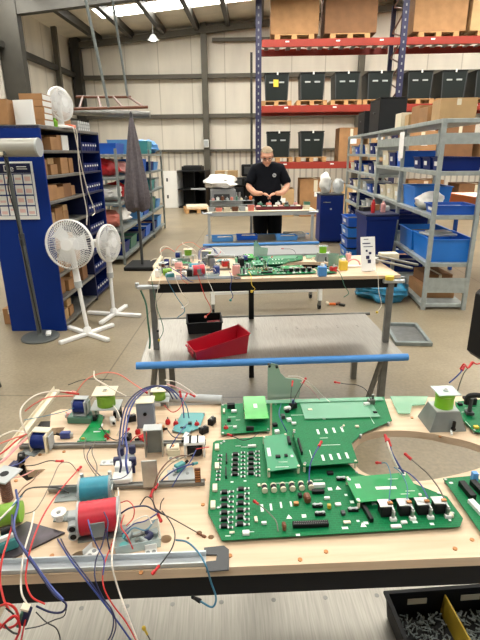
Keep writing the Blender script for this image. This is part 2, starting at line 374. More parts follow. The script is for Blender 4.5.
# plywood board with its cut-outs
def curve_plate(outer, holes, z0, z1):
    cu = bpy.data.curves.new('plate', 'CURVE'); cu.dimensions = '2D'; cu.fill_mode = 'BOTH'; cu.extrude = (z1 - z0) / 2
    for poly in [outer] + holes:
        sp = cu.splines.new('POLY'); sp.points.add(len(poly) - 1); sp.use_cyclic_u = True
        for q, p in zip(sp.points, poly): q.co = (p[0], p[1], 0, 1)
    o = bpy.data.objects.new('plate', cu); COL.objects.link(o)
    me = bpy.data.meshes.new_from_object(o.evaluated_get(bpy.context.evaluated_depsgraph_get()))
    bpy.data.objects.remove(o); bpy.data.curves.remove(cu)
    for v in me.vertices: v.co.z += (z0 + z1) / 2
    return me
def pp(*pts): return [(uv(*p).x, uv(*p).y) for p in pts]
def closed_smooth(poly, n=5):
    out = []; N = len(poly)
    for i in range(N):
        a, b, c, d = [Vector(poly[(i + k - 1) % N]) for k in range(4)]
        for k in range(n):
            t = k / n; out.append(tuple(0.5 * ((2 * b) + (c - a) * t + (2 * a - 5 * b + 4 * c - d) * t * t + (3 * b - a - 3 * c + d) * t ** 3)))
    return out
def disc(px, py, r, n=14):
    c = uv(px, py); return [(c.x + r * math.cos(2 * math.pi * k / n), c.y + r * math.sin(2 * math.pi * k / n)) for k in range(n)]
lb = pp((63, 405), (51, 413), (50, 427), (44, 441), (30, 447))
outer = [(0.0, 0.0), (BW, 0.0), (BW, BD), (lb[0][0], BD - 0.012), lb[1], lb[2], (0.0, lb[4][1])]
oval = closed_smooth(pp((353, 447), (361, 437), (378, 431.5), (400, 430.5), (425, 432.5), (448, 437), (470, 442), (490, 450), (500, 458), (490, 464), (470, 471), (445, 477), (420, 481), (390, 480), (363, 472), (353, 459)))
hole_par = pp((31, 452), (24, 462), (27, 470), (46, 469), (36, 477), (27, 481), (14, 470), (20, 459))
hole_tri = pp((2, 537), (27, 524), (65, 534), (48, 539), (12, 560), (2, 560))
hole_sq = pp((50, 428), (65, 427), (61, 434), (50, 436))
holes = [oval, hole_sq, hole_par, disc(79, 558, 0.017), disc(166, 539, 0.011), disc(199, 533, 0.0062), disc(211, 537, 0.0062), disc(188, 538, 0.003)]
me = curve_plate(outer, holes, -0.02, 0.0); me.materials.append(MATS['ply'])
board = bpy.data.objects.new('plywood_board', me); COL.objects.link(board)
board.location = M1 @ Vector((0, 0, TOP)); board.rotation_euler = (0, 0, A1)
tag(board, 'pale plywood test board with a large oval cut-out on the front workbench', 'board', 'plywood test boards')
for px, py in [(40, 455), (67, 413), (52, 556), (124, 481), (204, 480), (203, 505), (152, 450), (16, 481), (141, 573), (300, 560), (326, 552), (455, 549), (412, 418), (440, 437), (472, 540), (350, 405), (64, 452), (230, 556)]:
    p = uv(px, py); MB().cyl((p.x, p.y, 0), (p.x, p.y, 0.002), 0.0042, seg=10).build('screw_head', 'copper', board)
# rails screwed to the board
def rail(px0, px1, wd, ht, m, label, z=0.0, dv=0.0, name='metal_rail', cat='rail'):
    a, b = uv(*px0), uv(*px1); a.z = b.z = 0; c = (a + b) / 2; ln = (b - a).length
    o = MB().box((0, 0, ht / 2), (ln, wd, ht), bev=min(0.0015, ht * 0.2)).box((0, wd / 2 - 0.0012, ht * 0.9), (ln, 0.0024, ht * 0.6)).build(name, m)
    tag(o, label, cat, None, wpt((c.x, c.y + dv, z + 0.0006)), A1 + math.atan2(b.y - a.y, b.x - a.x)); return o
r1 = rail((20, 449), (206, 445), 0.009, 0.011, 'dull_steel', 'thin steel rail lying across the left half of the front board, farther one', cat='rail')
r2 = rail((49, 492), (205, 485), 0.009, 0.011, 'dull_steel', 'thin steel rail on the front board behind the cyan coil, nearer one', cat='rail')
a, b = uv(-14, 570), uv(206, 561)
mb = MB(); ln = (b - a).length
mb.box((ln / 2, 0, 0.001), (ln, 0.026, 0.002)).box((ln / 2, -0.012, 0.005), (ln, 0.002, 0.008)).box((ln / 2, 0.011, 0.006), (ln, 0.003, 0.012))
fr = mb.build('edge_rail', 'alu'); tag(fr, 'long aluminium edge rail along the near left edge of the front board', 'rail', None, wpt((a.x, a.y, 0.0005)), A1 + math.atan2(b.y - a.y, b.x - a.x))
hk = pp((205, 556), (204, 549), (224, 547), (229, 551), (229, 571), (206, 573), (206, 563), (216, 562), (217, 556))
c = uv(216, 561); mb = MB(); mb.prism([(p[0] - c.x, p[1] - c.y) for p in hk], 0.0006, 0.0036)
hook = tag(mb.build('hook_plate', 'dark_grey'), 'dark hook-shaped plate at the end of the front board\'s aluminium edge rail', 'plate', None, wpt((c.x, c.y, 0)), A1)
a, b = uv(57, 389), uv(3, 458); ln = (b - a).length; ang = math.atan2(b.y - a.y, b.x - a.x); c = (a + b) / 2
sr = MB().box((0, 0, -0.006), (ln, 0.016, 0.012), bev=0.001).box((0, -0.008, 0.004), (ln, 0.002, 0.012)).build('side_rail', 'cream')
tag(sr, 'cream metal side rail jutting out left of the front board', 'rail', None, wpt((c.x, c.y, 0)), A1 + ang)
a, b = uv(158, 401), uv(222, 404); a.z = b.z = 0; ln = (b - a).length; c = (a + b) / 2
br_ = MB().cyl((-ln / 2, 0, 0.014), (ln / 2, 0, 0.014), 0.0135, seg=14).build('rear_rail', 'light_grey')
tag(br_, 'pale grey round rail along the back edge of the front board', 'rail', None, wpt((c.x, c.y, 0)), A1 + math.atan2(b.y - a.y, b.x - a.x))
tp = uv(36, 540); mb = MB(); mb.prism([(x - tp.x, y - tp.y) for x, y in pp((2, 537), (27, 523), (65, 534), (12, 560), (0, 560))], 0.0006, 0.0046)  # dark sheet laid where the cut-out shows only shade below
tri = tag(mb.build('hole_shade_sheet', 'hole_shade'), 'dark grey pointed plate lying flat at the front board\'s near left', 'plate', None, wpt((tp.x, tp.y, 0)), A1)
BOARD1 = [tri, board, r1, r2, fr, hook, sr, br_]

# ---------------------------------------------------------------- circuit boards
ITEMS = []          # everything on the front board: (object, label for its twin on the second board)
def item(o, l2=None, copy=True):
    if copy: ITEMS.append((o, l2)); 
    return o
class PCB:
    """a circuit board: local axes = bench axes, origin at the first corner's pixel"""
    def __init__(s, name, label, poly_px, z=0.008, m='pcb', th=0.0016, standoffs=True, cat='circuit board', post='steel', z0=0.0005):
        q = [uv(px, py, z) for px, py in poly_px]; s.z = z
        s.c = sum(q, Vector()) / len(q); s.c.z = 0
        s.t = thing(name, label, cat, wpt(s.c), A1)
        s.poly = [(p.x - s.c.x, p.y - s.c.y) for p in q]
        s.top = z + th
        MB().prism(s.poly, z, z + th).build('substrate', m, s.t, smooth=0)
        if standoffs:
            for x, y in s.poly:
                k = 0.93; MB().cyl((x * k, y * k, z0), (x * k, y * k, z), 0.003, seg=8).cyl((x * k, y * k, z + th), (x * k, y * k, z + th + 0.002), 0.003, seg=8).build('standoff', post, s.t)
        s.n = {}
    def at(s, px, py): p = uv(px, py, s.top); return Vector((p.x - s.c.x, p.y - s.c.y, s.top))
    def part(s, name, mb, m, kind=None, label=None, smooth=35): return mb.build(name, m, s.t, smooth, kind, label)
    def box(s, name, px, py, d, m, rot=0.0, bev=0.0006):
        p = s.at(px, py); return s.part(name, MB().box((p.x, p.y, s.top + d[2] / 2), d, bev=bev, R_=Matrix.Rotation(rot, 3, 'Z')), m)
    def proto(s, key, mb, m, smooth=35):
        o = mb.build(key, m, None, smooth); s.n[key] = o; return o
    def place(s, key, p, rot=0.0, first=set()):
        o = s.n[key]
        if o.parent is not None: o = o.copy(); COL.objects.link(o)
        o.parent = s.t; o.location = p; o.rotation_euler = (0, 0, rot); return o
    def silk(s, rects, m='pcb_text', name='silkscreen'):
        mb = MB()
        for px, py, w_, h_ in rects:
            p = s.at(px, py); mb.box((p.x, p.y, s.top + 0.0002), (w_, h_, 0.0003))
        return s.part(name, mb, m, smooth=0)
def lerp(a, b, t): return (a[0] + (b[0] - a[0]) * t, a[1] + (b[1] - a[1]) * t)

main = PCB('main_circuit_board', 'large green main circuit board filling the middle of the front plywood board',
    [(216, 441), (272, 436), (272, 402), (384, 397), (392, 421), (362, 434), (347, 448), (347, 463), (358, 474), (388, 483), (414, 484), (447, 497), (463, 519), (460, 527), (222, 541), (208, 513), (213, 443)])
item(main.t, 'large green main circuit board in the middle of the second plywood board')
main.proto('driver_chip', MB().box((0, 0, 0.003), (0.0125, 0.0095, 0.006), 0, bev=0.0006).box((-.0075, 0, .001), (.003, .008, .002), 1).box((.0075, 0, .001), (.003, .008, .002), 1), ['black', 'light_grey'])
main.proto('resistor', MB().box((0, 0, 0.0012), (0.0066, 0.0042, 0.0024), 0).box((-0.004, 0, 0.0012), (0.002, 0.0046, 0.0028), 1).box((0.004, 0, 0.0012), (0.002, 0.0046, 0.0028), 1), ['dark_grey', 'white'], 0)
main.proto('drum_capacitor', MB().cyl((0, -0.009, 0.006), (0, 0.009, 0.006), 0.006, seg=12, m=0).cyl((0, -0.0095, 0.006), (0, -0.0055, 0.006), 0.0064, seg=12, m=1).cyl((0, 0.0055, 0.006), (0, 0.0095, 0.006), 0.0064, seg=12, m=1), ['soft_black', 'cream'])
main.proto('pin_header', MB().box((0, 0, 0.004), (0.0032, 0.034, 0.008), 0), 'black')
# two columns of driver chips, near left
for (x0, y0, x1, y1) in ((224.5, 493, 224, 527), (241, 490, 240, 525)):
    for i in range(6): main.place('driver_chip', main.at(*lerp((x0, y0), (x1, y1), i / 5)))
rs = []
for (x0, y0, x1, y1) in ((231.5, 492, 230.5, 528), (247, 489, 247, 525)):
    for i in range(8): rs.append(lerp((x0, y0), (x1, y1), i / 7))
for (x0, y0, x1, y1) in ((243, 453, 243, 477), (257.5, 452, 258, 476), (220, 456, 218, 480)):
    for i in range(7): rs.append(lerp((x0, y0), (x1, y1), i / 6))
for p in rs: main.place('resistor', main.at(*p))
for (x0, y0, x1, y1) in ((235.5, 455, 235, 475), (251, 454, 251, 474)):
    for i in range(5): main.place('driver_chip', main.at(*lerp((x0, y0), (x1, y1), i / 4)))
for px, py in ((226.5, 460), (226, 474)): main.place('pin_header', main.at(px, py))
for i in range(6): main.place('drum_capacitor', main.at(264.5 + i * 9.2, 490.5 - i * 0.6))
main.box('long_socket', 310.5, 526, (0.07, 0.0115, 0.009), 'black')
mbp = MB(); p = main.at(310.5, 526)
for i in range(18):
    for j in (-0.0025, 0.0025): mbp.box((p.x - 0.031 + i * 0.00365, p.y + j, main.top + 0.0092), (0.0012, 0.0012, 0.0008))
main.part('socket_pins', mbp, 'dull_steel', smooth=0)
def screw_block(px, py):
    p = main.at(px, py); mb = MB()
    mb.box((p.x, p.y, main.top + 0.003), (0.021, 0.008, 0.006), 0, 0.0008).box((p.x, p.y + 0.001, main.top + 0.0066), (0.02, 0.004, 0.0012), 1)
    for k in (-1, 1): mb.cyl((p.x + k * 0.006, p.y - 0.0005, main.top + 0.006), (p.x + k * 0.006, p.y - 0.0005, main.top + 0.009), 0.003, seg=8, m=1)
    main.part('terminal_block', mb, ['black', 'light_grey'])
for px, py in ((317.5, 507), (320, 515), (353, 511), (341, 480), (404, 492)): screw_block(px, py)
main.box('black_connector', 318, 493, (0.026, 0.009, 0.008), 'black')
main.box('white_connector', 317, 487, (0.034, 0.008, 0.009), 'white')
main.box('white_connector', 327, 499, (0.012, 0.006, 0.005), 'white')
main.box('choke_coil', 307, 501, (0.013, 0.02, 0.016), 'brown', 0.1, 0.003)
main.box('film_capacitor', 284, 529.5, (0.007, 0.013, 0.015), 'brown', 0.1, 0.002)
main.box('white_connector', 246, 534, (0.013, 0.010, 0.006), 'white')
for px, py in ((215, 489), (213, 506), (217, 467), (217, 448)): main.box('edge_connector', px, py, (0.010, 0.022, 0.006), 'cream')
# relays near right: four metal framed blocks with pale feet
for i, (px, py) in enumerate(((386, 517), (405, 516), (423, 515), (440, 514))):
    p = main.at(px, py); mb = MB(); z = main.top
    mb.box((p.x, p.y + 0.010, z + 0.011), (0.021, 0.022, 0.022), 0, 0.001).box((p.x + 0.011, p.y + 0.006, z + 0.012), (0.003, 0.03, 0.024), 1).box((p.x, p.y + 0.012, z + 0.0235), (0.026, 0.022, 0.002), 1)
    mb.box((p.x + 0.011, p.y - 0.010, z + 0.003), (0.012, 0.008, 0.006), 2)
    mb.cyl((p.x + 0.011, p.y - 0.008, z + 0.006), (p.x + 0.011, p.y - 0.008, z + 0.02), 0.0035, seg=8, m=1)
    main.part('relay', mb, ['soft_black', 'steel', 'white'])
    main.part('relay_clip', MB().box((p.x + 0.009, p.y + 0.010, z + 0.026), (0.010, 0.007, 0.003), bev=0.0006), 'copper')
for px, py, d, m in ((252, 447, (.02, .006, .006), 'white'), (330, 474, (.014, .01, .006), 'soft_black'), (338, 505, (.012, .008, .004), 'white'), (264, 524, (.01, .006, .005), 'white'), (256, 520, (.006, .014, .004), 'cream'),
    (347, 523, (.014, .007, .004), 'cream'), (329, 508, (.007, .007, .009), 'gold'), (300, 497, (.008, .01, .008), 'soft_black'), (296, 505, (.01, .008, .007), 'copper'), (343, 514, (.008, .01, .006), 'dark_grey'), (374, 504, (.01, .006, .004), 'white'), (232, 533, (.01, .005, .003), 'cream'), (259, 486, (.006, .008, .004), 'cream'),
    (310, 411, (.012, .008, .006), 'cream'), (324, 419, (.008, .006, .004), 'white'), (345, 408, (.014, .006, .004), 'cream'), (375, 414, (.01, .008, .008), 'soft_black'), (283, 418, (.01, .014, .010), 'dark_grey'), (294, 424, (.012, .008, .005), 'white'), (357, 427, (.01, .008, .004), 'cream'), (404, 523, (.012, .007, .004), 'white'), (450, 516, (.01, .012, .006), 'cream')):
    main.box('component', px, py, d, m, 0.05)
main.box('white_connector', 396, 527, (0.02, 0.008, 0.004), 'white')
p = main.at(366, 513); main.part('ribbon_socket', MB().box((p.x, p.y, main.top + 0.005), (0.007, 0.055, 0.010), R_=Matrix.Rotation(0.12, 3, 'Z')), 'black')
# back part of the main board
for px, py, m in ((275, 426, 'soft_black'), (287, 412, 'soft_black'), (277, 433, 'white'), (268, 441, 'soft_black'), (335, 444, 'white'), (289, 421, 'white')):
    main.box('small_chip', px, py, (0.012, 0.011, 0.008), m, 0.2)
main.silk([(245, 481, .006, .004), (232, 482, .006, .004), (300, 415, .05, .0016), (330, 412, .04, .0014), (352, 416, .030, .0014), (262, 508, .006, .022), (271, 507, .0045, .020), (281, 505, .004, .018), (291, 504, .004, .016),
           (298, 535, .008, .006), (249, 532, .02, .0012), (345, 528, .012, .006), (352, 502, .008, .008), (304, 516, .009, .009), (330, 489, .009, .009), (366, 523, .009, .007), (432, 524, .008, .006), (346, 495, .006, .006), (358, 521, .006, .005),
           (245, 447, .02, .0012), (238, 446, .014, .0014), (370, 408, .02, .0012), (372, 420, .0012, .04), (366, 410, .0012, .03), (284, 483, .05, .0014), (228, 536, .01, .002), (318, 480, .02, .0012), (415, 522, .01, .006)])
for px, py in ((289, 517), (338, 488), (363, 525)):
    p = main.at(px, py); mbt = MB(); mbt.prism([(p.x - .006, p.y - .005), (p.x + .006, p.y - .005), (p.x, p.y + .007)], main.top + .0002, main.top + .0005); main.part('warning_mark', mbt, 'white', smooth=0)
for (x0, y0, x1, y1), m in (((262, 404, 382, 399), 'pcb_pale'), ((300, 405, 380, 418), 'pcb_pale')):
    a, b = main.at(x0, y0), main.at(x1, y1); c = (a + b) / 2
    main.part('clear_cover', MB().box((c.x, c.y, main.top + 0.004), (abs(b.x - a.x), max(0.02, abs(b.y - a.y)), 0.0015)), m)

# daughter boards
c1 = PCB('square_circuit_board', 'green circuit board with raised lime cover, back left of the main board', [(221, 405), (270, 402), (270, 431), (221, 435)], 0.008, 'pcb'); item(c1.t, 'green circuit board with lime cover behind the second bench\'s main board')
a, b = c1.at(243, 403), c1.at(269, 425); cc = (a + b) / 2
c1.part('cover', MB().box((cc.x, cc.y, c1.top + 0.02), (abs(b.x - a.x), abs(b.y - a.y), 0.003), bev=0.0008), 'pcb_cover')
c1.part('cover_label', MB().box((cc.x, cc.y + 0.005, c1.top + 0.0217), (0.010, 0.022, 0.0006)), 'white', smooth=0)
for dx in (-1, 1):
    for dy in (-1, 1): c1.part('spacer', MB().cyl((cc.x + dx * 0.03, cc.y + dy * 0.025, c1.top), (cc.x + dx * 0.03, cc.y + dy * 0.025, c1.top + 0.0186), 0.003, seg=8), 'cream')
for px, py, d, m in ((231, 408, (.022, .012, .014), 'soft_black'), (234, 412, (.015, .009, .006), 'white'), (229, 421, (.01, .01, .006), 'soft_black'), (235, 428, (.01, .006, .006), 'white'), (224, 412, (.006, .02, .006), 'cream'), (250, 430.5, (.02, .006, .012), 'soft_black')):
    c1.box('component', px, py, d, m)
c1.silk([(232, 417, .02, .0014), (238, 420, .012, .0014), (230, 426, .014, .0012)])
c2 = PCB('small_plug_in_board', 'small bright green plug-in board with black chips on the main board', [(263, 437), (286, 434), (300, 468), (268, 472)], 0.026, 'pcb_teal', post='cream', z0=0.0098); item(c2.t, 'small plug-in board on the second bench\'s main board')
for px, py, d, m in ((278, 457, (.011, .009, .004), 'soft_black'), (286, 456, (.008, .008, .004), 'soft_black'), (289, 442, (.007, .03, .008), 'soft_black')): c2.box('component', px, py, d, m)
c2.silk([(269, 452, .008, .034), (282, 467, .03, .0014), (292, 456, .006, .008), (283, 462, .02, .0012)])
c3 = PCB('slotted_circuit_board', 'raised green board with two rows of pale slots on the main board', [(292, 430), (345, 425), (358, 463), (303, 467)], 0.026, 'pcb', post='cream', z0=0.0098); item(c3.t, 'raised board with pale slots on the second bench\'s main board')
for j, (y0, n) in enumerate(((432, 4), (458, 4))):
    for i in range(n):
        p = c3.at(318 + i * 8 + j * 5, y0 - i * 0.8)
        c3.part('contact_strip', MB().box((p.x, p.y, c3.top + 0.0006), (0.0055, 0.022, 0.0012)), 'pcb_text', smooth=0)
for px, py in ((305, 464), (294, 433), (342, 428)): c3.box('corner_screw', px, py, (.006, .006, .005), 'light_grey', 0, .002)
c3.box('edge_socket', 300, 448, (.004, .06, .01), 'soft_black')
c3.silk([(330, 445, .05, .0012), (311, 455, .0014, .04), (324, 438, .02, .0012)])
c4 = PCB('labelled_circuit_board', 'bright green raised board with a long white label beside the oval cut-out', [(345, 478), (406, 473), (423, 497), (357, 503)], 0.024, 'pcb_bright', post='cream', z0=0.0098); item(c4.t, 'raised board with white label on the second bench\'s main board')
p = c4.at(386, 488); c4.part('label_strip', MB().box((p.x, p.y, c4.top + 0.0003), (0.044, 0.009, 0.0006)), 'white', smooth=0)
mb = MB()
for px, py in ((349, 480), (404, 475), (420, 495), (358, 500)):
    q = c4.at(px, py); mb.cyl((q.x, q.y, c4.top), (q.x, q.y, c4.top + 0.002), 0.0035, seg=10)
c4.part('corner_screws', mb, 'white'); c4.silk([(393, 479, .022, .0014), (358, 486, .010, .014), (410, 491, .02, .0014), (405, 494, .018, .0014)])
c5 = PCB('right_circuit_board', 'green circuit board with two long black sockets at the right of the oval cut-out', [(443, 479), (475, 476), (530, 526), (482, 535)], 0.008, 'pcb'); item(c5.t, 'green circuit board at the right end of the second plywood board')
for (x0, y0, x1, y1), m, hh, ww in (((461, 485, 473, 500), 'black', .012, .013), ((472, 484, 487, 500), 'black', .012, .013), ((470, 502, 484, 517), 'white', .008, .012), ((484, 501, 500, 517), 'white', .008, .012)):
    a, b = c5.at(x0, y0), c5.at(x1, y1); d = b - a; mb = MB(); nrm = Vector((-d.y, d.x, 0)).normalized() * ww / 2
    mb.rings([[a - nrm, b - nrm, b + nrm, a + nrm], [q + Vector((0, 0, hh)) for q in (a - nrm, b - nrm, b + nrm, a + nrm)]]); c5.part('long_socket', mb, m)
c5.box('white_mark', 451, 483, (.008, .006, .0006), 'white'); c5.box('component', 474, 480, (.012, .012, .02), 'sky_blue')
c6 = PCB('rear_circuit_board', 'green circuit board behind the bright green coil on the front board', [(455, 402), (500, 398), (510, 438), (474, 432), (457, 415)], 0.008, 'pcb'); item(c6.t, 'green circuit board at the back right of the second plywood board')
for px, py, d, m in ((472, 404, (.02, .014, .02), 'soft_black'), (460, 405, (.012, .01, .006), 'soft_black'), (468, 399, (.03, .012, .008), 'soft_black'), (476, 428, (.012, .01, .006), 'yellow')): c6.box('component', px, py, d, m)
c6.silk([(465, 412, .02, .0012), (468, 424, .0014, .03), (470, 408, .03, .0012)])
c7 = PCB('angled_circuit_board', 'small L-shaped green board on the left half of the front board', [(98, 414), (104, 416), (100, 430), (110, 431), (106, 441), (77, 442)], 0.006, 'pcb_bright'); item(c7.t, 'small L-shaped green board on the second plywood board')
for px, py, d, m in ((97, 432, (.018, .004, .002), 'white'), (83, 439, (.008, .006, .004), 'gold'), (102, 426, (.004, .014, .004), 'white')): c7.box('component', px, py, d, m)
c8 = PCB('teal_circuit_board', 'small teal board standing among wires left of the main board', [(172, 431), (182, 413), (205, 413), (200, 428), (186, 434)], 0.006, 'teal'); item(c8.t, 'small teal board on the second plywood board')
for px, py, d, m in ((190, 424, (.01, .008, .006), 'dark_grey'), (183, 428, (.014, .004, .004), 'dark_grey')): c8.box('component', px, py, d, m)
pl = PCB('pale_bracket_plate', 'pale translucent green L-shaped plate at the back of the front board', [(390, 397), (428, 397), (425, 405), (412, 406), (410, 414), (398, 414)], 0.008, 'pcb_pale', 0.003, False, 'plate'); item(pl.t, 'pale green L-shaped plate on the second plywood board')
pl.part('spacers', MB().cyl((pl.at(402, 401).x, pl.at(402, 401).y, 0.0005), (pl.at(402, 401).x, pl.at(402, 401).y, 0.008), 0.004, seg=8).cyl((pl.at(420, 401).x, pl.at(420, 401).y, 0.0005), (pl.at(420, 401).x, pl.at(420, 401).y, 0.008), 0.004, seg=8), 'cream')

# ---------------------------------------------------------------- coils, frames and fittings on the front board
def coil_box(name, label, px, py, wd, dp, ht, rot, core, frame='cream', l2=None, z=0.0, leads=True):
    t = bthing(name, label, 'coil', px, py, rot, z)
    wd *= .86; dp *= .86; ht *= .86
    MB().cyl((-wd * 0.34, 0, ht * 0.5), (wd * 0.26, 0, ht * 0.5), min(dp, ht) * 0.52, seg=18).build('winding', core, t)
    mb = MB().box((wd * 0.3, 0, ht / 2), (wd * 0.10, dp, ht), bev=0.002).box((-wd * 0.37, 0, ht / 2), (wd * 0.06, dp, ht), bev=0.0015).box((0, dp * .2, ht + 0.001), (wd * 0.75, dp * .6, 0.003), bev=0.001).box((0, 0, 0.001), (wd * 0.7, dp, 0.002))
    mb.build('bobbin', frame, t)
    MB().box((wd * 0.42, 0, ht * 0.5), (0.003, dp * 0.7, ht * 0.8), bev=0.001).build('face_plate', 'light_grey', t)
    return item(t, l2)
coil_box('coil', 'dark blue wound coil in a cream bobbin at the left edge of the front board', 43, 449, 0.07, 0.045, 0.058, R(-8), 'navy', l2='dark blue wound coil at the left edge of the second plywood board')
coil_box('coil', 'dark blue wound coil beside the back green coil on the front board', 82, 413, 0.06, 0.04, 0.05, R(-6), 'navy', 'light_grey', l2='dark blue wound coil behind the first on the second plywood board', z=0.022)
MB().box((0, 0, 0.01), (0.07, 0.045, 0.02), bev=0.002).build('coil_base', 'wire_green', ITEMS[-1][0]).location.z = -0.0215
def green_coil(label, px, py, r, ht, stand, core='coil_green', plate='cream', l2=None, rot=0.0, bracket='frame', seg=20):
    t = bthing('solenoid', label, 'solenoid', px, py, rot)
    z0 = stand
    MB().cyl((0, 0, z0), (0, 0, z0 + ht), r, seg=seg).build('winding', core, t)
    MB().lathe([(r * 1.02, z0 + ht * .72), (r * 1.06, z0 + ht * .74), (r * 1.06, z0 + ht * .80), (r * 1.02, z0 + ht * .82)], seg=seg).build('tape_band', 'coil_green' if core == 'lime' else core, t)
    mb = MB().box((0, 0, z0 + ht + 0.0015), (r * 2.5, r * 2.3, 0.003), bev=0.001).cyl((0, 0, z0 + ht + 0.003), (0, 0, z0 + ht + 0.005), r * 0.35, seg=12)
    mb.build('top_plate', plate, t)
    MB().cyl((0, 0, z0 + ht + 0.005), (0, 0, z0 + ht + 0.0056), r * 0.22, seg=10).build('core_hole', 'dull_steel', t)
    if bracket == 'frame':
        mb = MB().box((0, 0, z0 - 0.002), (r * 3.2, r * 2.4, 0.003), bev=0.0008)
        mb.build('mounting_plate', 'light_grey', t)
        for sx in (-1, 1):
            for sy in (-1, 1): MB().box((sx * r * 1.3, sy * r * 0.9, (z0 - 0.0035) / 2), (0.006, 0.004, z0 - 0.0035)).build('leg', 'steel', t)
    elif bracket == 'trapezoid':
        a, b, d = r * 1.25, r * 2.0, r * 1.2
        MB().box((0, 0, z0 - 0.0015), (a * 2, d * 2, 0.003)).build('mounting_plate', 'light_grey', t)
        mb = MB()
        for sy, k in ((-1, 1.0), (1, 1.0)):
            mb.sheet([(-a, sy * d, z0 - 0.003), (a, sy * d, z0 - 0.003), (b, sy * (d + 0.012), 0.0005), (-b, sy * (d + 0.012), 0.0005)], 0.002)
        mb.sheet([(-a, -d, z0 - 0.003), (-b, -d - 0.012, 0.0005), (-b, d + 0.012, 0.0005), (-a, d, z0 - 0.003)], 0.002).sheet([(a, -d, z0 - 0.003), (b, -d - 0.012, 0.0005), (b, d + 0.012, 0.0005), (a, d, z0 - 0.003)], 0.002)
        mb.build('bracket', 'galv', t)
        MB().cyl((r * .5, -d - 0.012, 0.012), (r * .5, -d - 0.02, 0.012), 0.005, seg=10).box((r * .5, -d - 0.016, 0.024), (0.006, 0.006, 0.02)).build('latch', 'black', t)
        MB().cyl((r * .3, -d - 0.014, 0.006), (r * .1, -d - 0.03, 0.003), 0.003, seg=8).build('latch_tip', 'white', t)
    return item(t, l2)
green_coil('green coil under a cream top plate on legs, back left of the front board', 108, 417, 0.025, 0.04, 0.04, l2='green coil under a cream top plate at the back of the second plywood board')
green_coil('green coil with cream top plate half hidden behind the grey transformer box', 160, 405, 0.018, 0.03, 0.022, l2='green coil behind the grey transformer box on the second bench')
green_coil('bright lime green coil on a sloping steel bracket at the front board\'s back right', 441, 424, 0.024, 0.044, 0.055, 'lime', 'clear', l2='bright lime green coil on steel bracket on the second bench', bracket='trapezoid')
t = bthing('solenoid', 'green coil lying beside a brown knurled post at the board\'s left edge', 'solenoid', 9, 524, R(8))
MB().cyl((-0.02, 0, 0.022), (0.022, 0.006, 0.022), 0.021, seg=20).build('winding', 'coil_green', t)
MB().cyl((-0.026, 0, 0.022), (-0.02, 0, 0.022), 0.021, seg=18).build('flange', 'lime', t); MB().cyl((0.022, 0.006, 0.022), (0.026, 0.006, 0.022), 0.021, seg=18).build('flange', 'lime', t)
item(t, 'green coil lying at the left edge of the second plywood board')
t = bthing('knurled_post', 'brown knurled post topped by a steel plate with a round hole', 'post', 8, 500, R(-20))
MB().lathe([(0.010 + 0.002 * (k % 2), 0.0006 + 0.0026 * k) for k in range(22)], seg=14).build('post', 'wire_brown', t)
MB().box((0, 0.004, 0.062), (0.05, 0.052, 0.004), bev=0.001).build('top_plate', 'light_grey', t)
MB().cyl((0, 0.004, 0.064), (0, 0.004, 0.0648), 0.009, seg=14).build('hole_ring', 'black', t)
item(t, 'brown knurled post with steel top plate on the second plywood board')
# grey transformer box
t = bthing('transformer_box', 'tall pale grey transformer box with a black knob on the front board', 'transformer', 147, 425, R(2))
MB().box((0, 0, 0.038), (0.046, 0.036, 0.076), bev=0.002).build('casing', 'box_grey', t); MB().box((0, 0, 0.077), (0.050, 0.040, 0.003), bev=0.001).build('lid', 'cream', t)
MB().cyl((0, -0.018, 0.045), (0, -0.022, 0.045), 0.005, seg=10).build('knob', 'black', t)
MB().box((0, -0.0185, 0.04), (0.036, 0.001, 0.06)).build('front_plate', 'box_grey', t); item(t, 'tall pale grey transformer box on the second plywood board')
# steel channel frame, two uprights
t = bthing('channel_frame', 'tall bent steel channel frame standing in the middle of the clutter', 'frame', 155, 452, R(2))
MB().sheet([(-0.018, 0.0, 0.0), (0.02, 0.0, 0.0), (0.022, 0.004, 0.076), (-0.016, 0.004, 0.076)], 0.002).build('back_sheet', 'galv', t)
for sx in (-0.02, 0.021): MB().box((sx, -0.01, 0.038), (0.003, 0.024, 0.078), bev=0.0008).build('side_flange', 'steel', t)
MB().box((0.0, -0.012, 0.077), (0.044, 0.028, 0.002)).build('top_flange', 'light_grey', t); item(t, 'bent steel channel frame on the second plywood board')
t = bthing('steel_plate', 'upright galvanised plate standing on the nearer thin rail', 'plate', 151, 487, R(3), 0.0118)
MB().box((0, 0, 0.034), (0.033, 0.003, 0.068), bev=0.0008).build('plate', 'steel', t); MB().box((0, 0.01, 0.001), (0.033, 0.02, 0.002)).build('foot', 'steel', t); item(t, 'upright galvanised plate on the second plywood board')
# black coil with white top beside the main board
t = bthing('coil', 'black coil in a white frame beside the main circuit board\'s left corner', 'coil', 195, 454, R(2))
MB().box((0, 0, 0.017), (0.036, 0.032, 0.033), bev=0.006).build('winding', 'black', t)
MB().box((0, 0.0, 0.038), (0.05, 0.032, 0.009), bev=0.002).box((-0.023, 0, 0.02), (0.005, 0.034, 0.04), bev=0.001).box((0.023, 0, 0.02), (0.005, 0.034, 0.04), bev=0.001).build('frame', 'white', t)
MB().box((0.008, 0, 0.0428), (0.004, 0.034, 0.001)).box((-0.01, 0, 0.0428), (0.006, 0.034, 0.001)).build('frame_stripe', 'black', t); item(t, 'black coil in a white frame on the second plywood board')
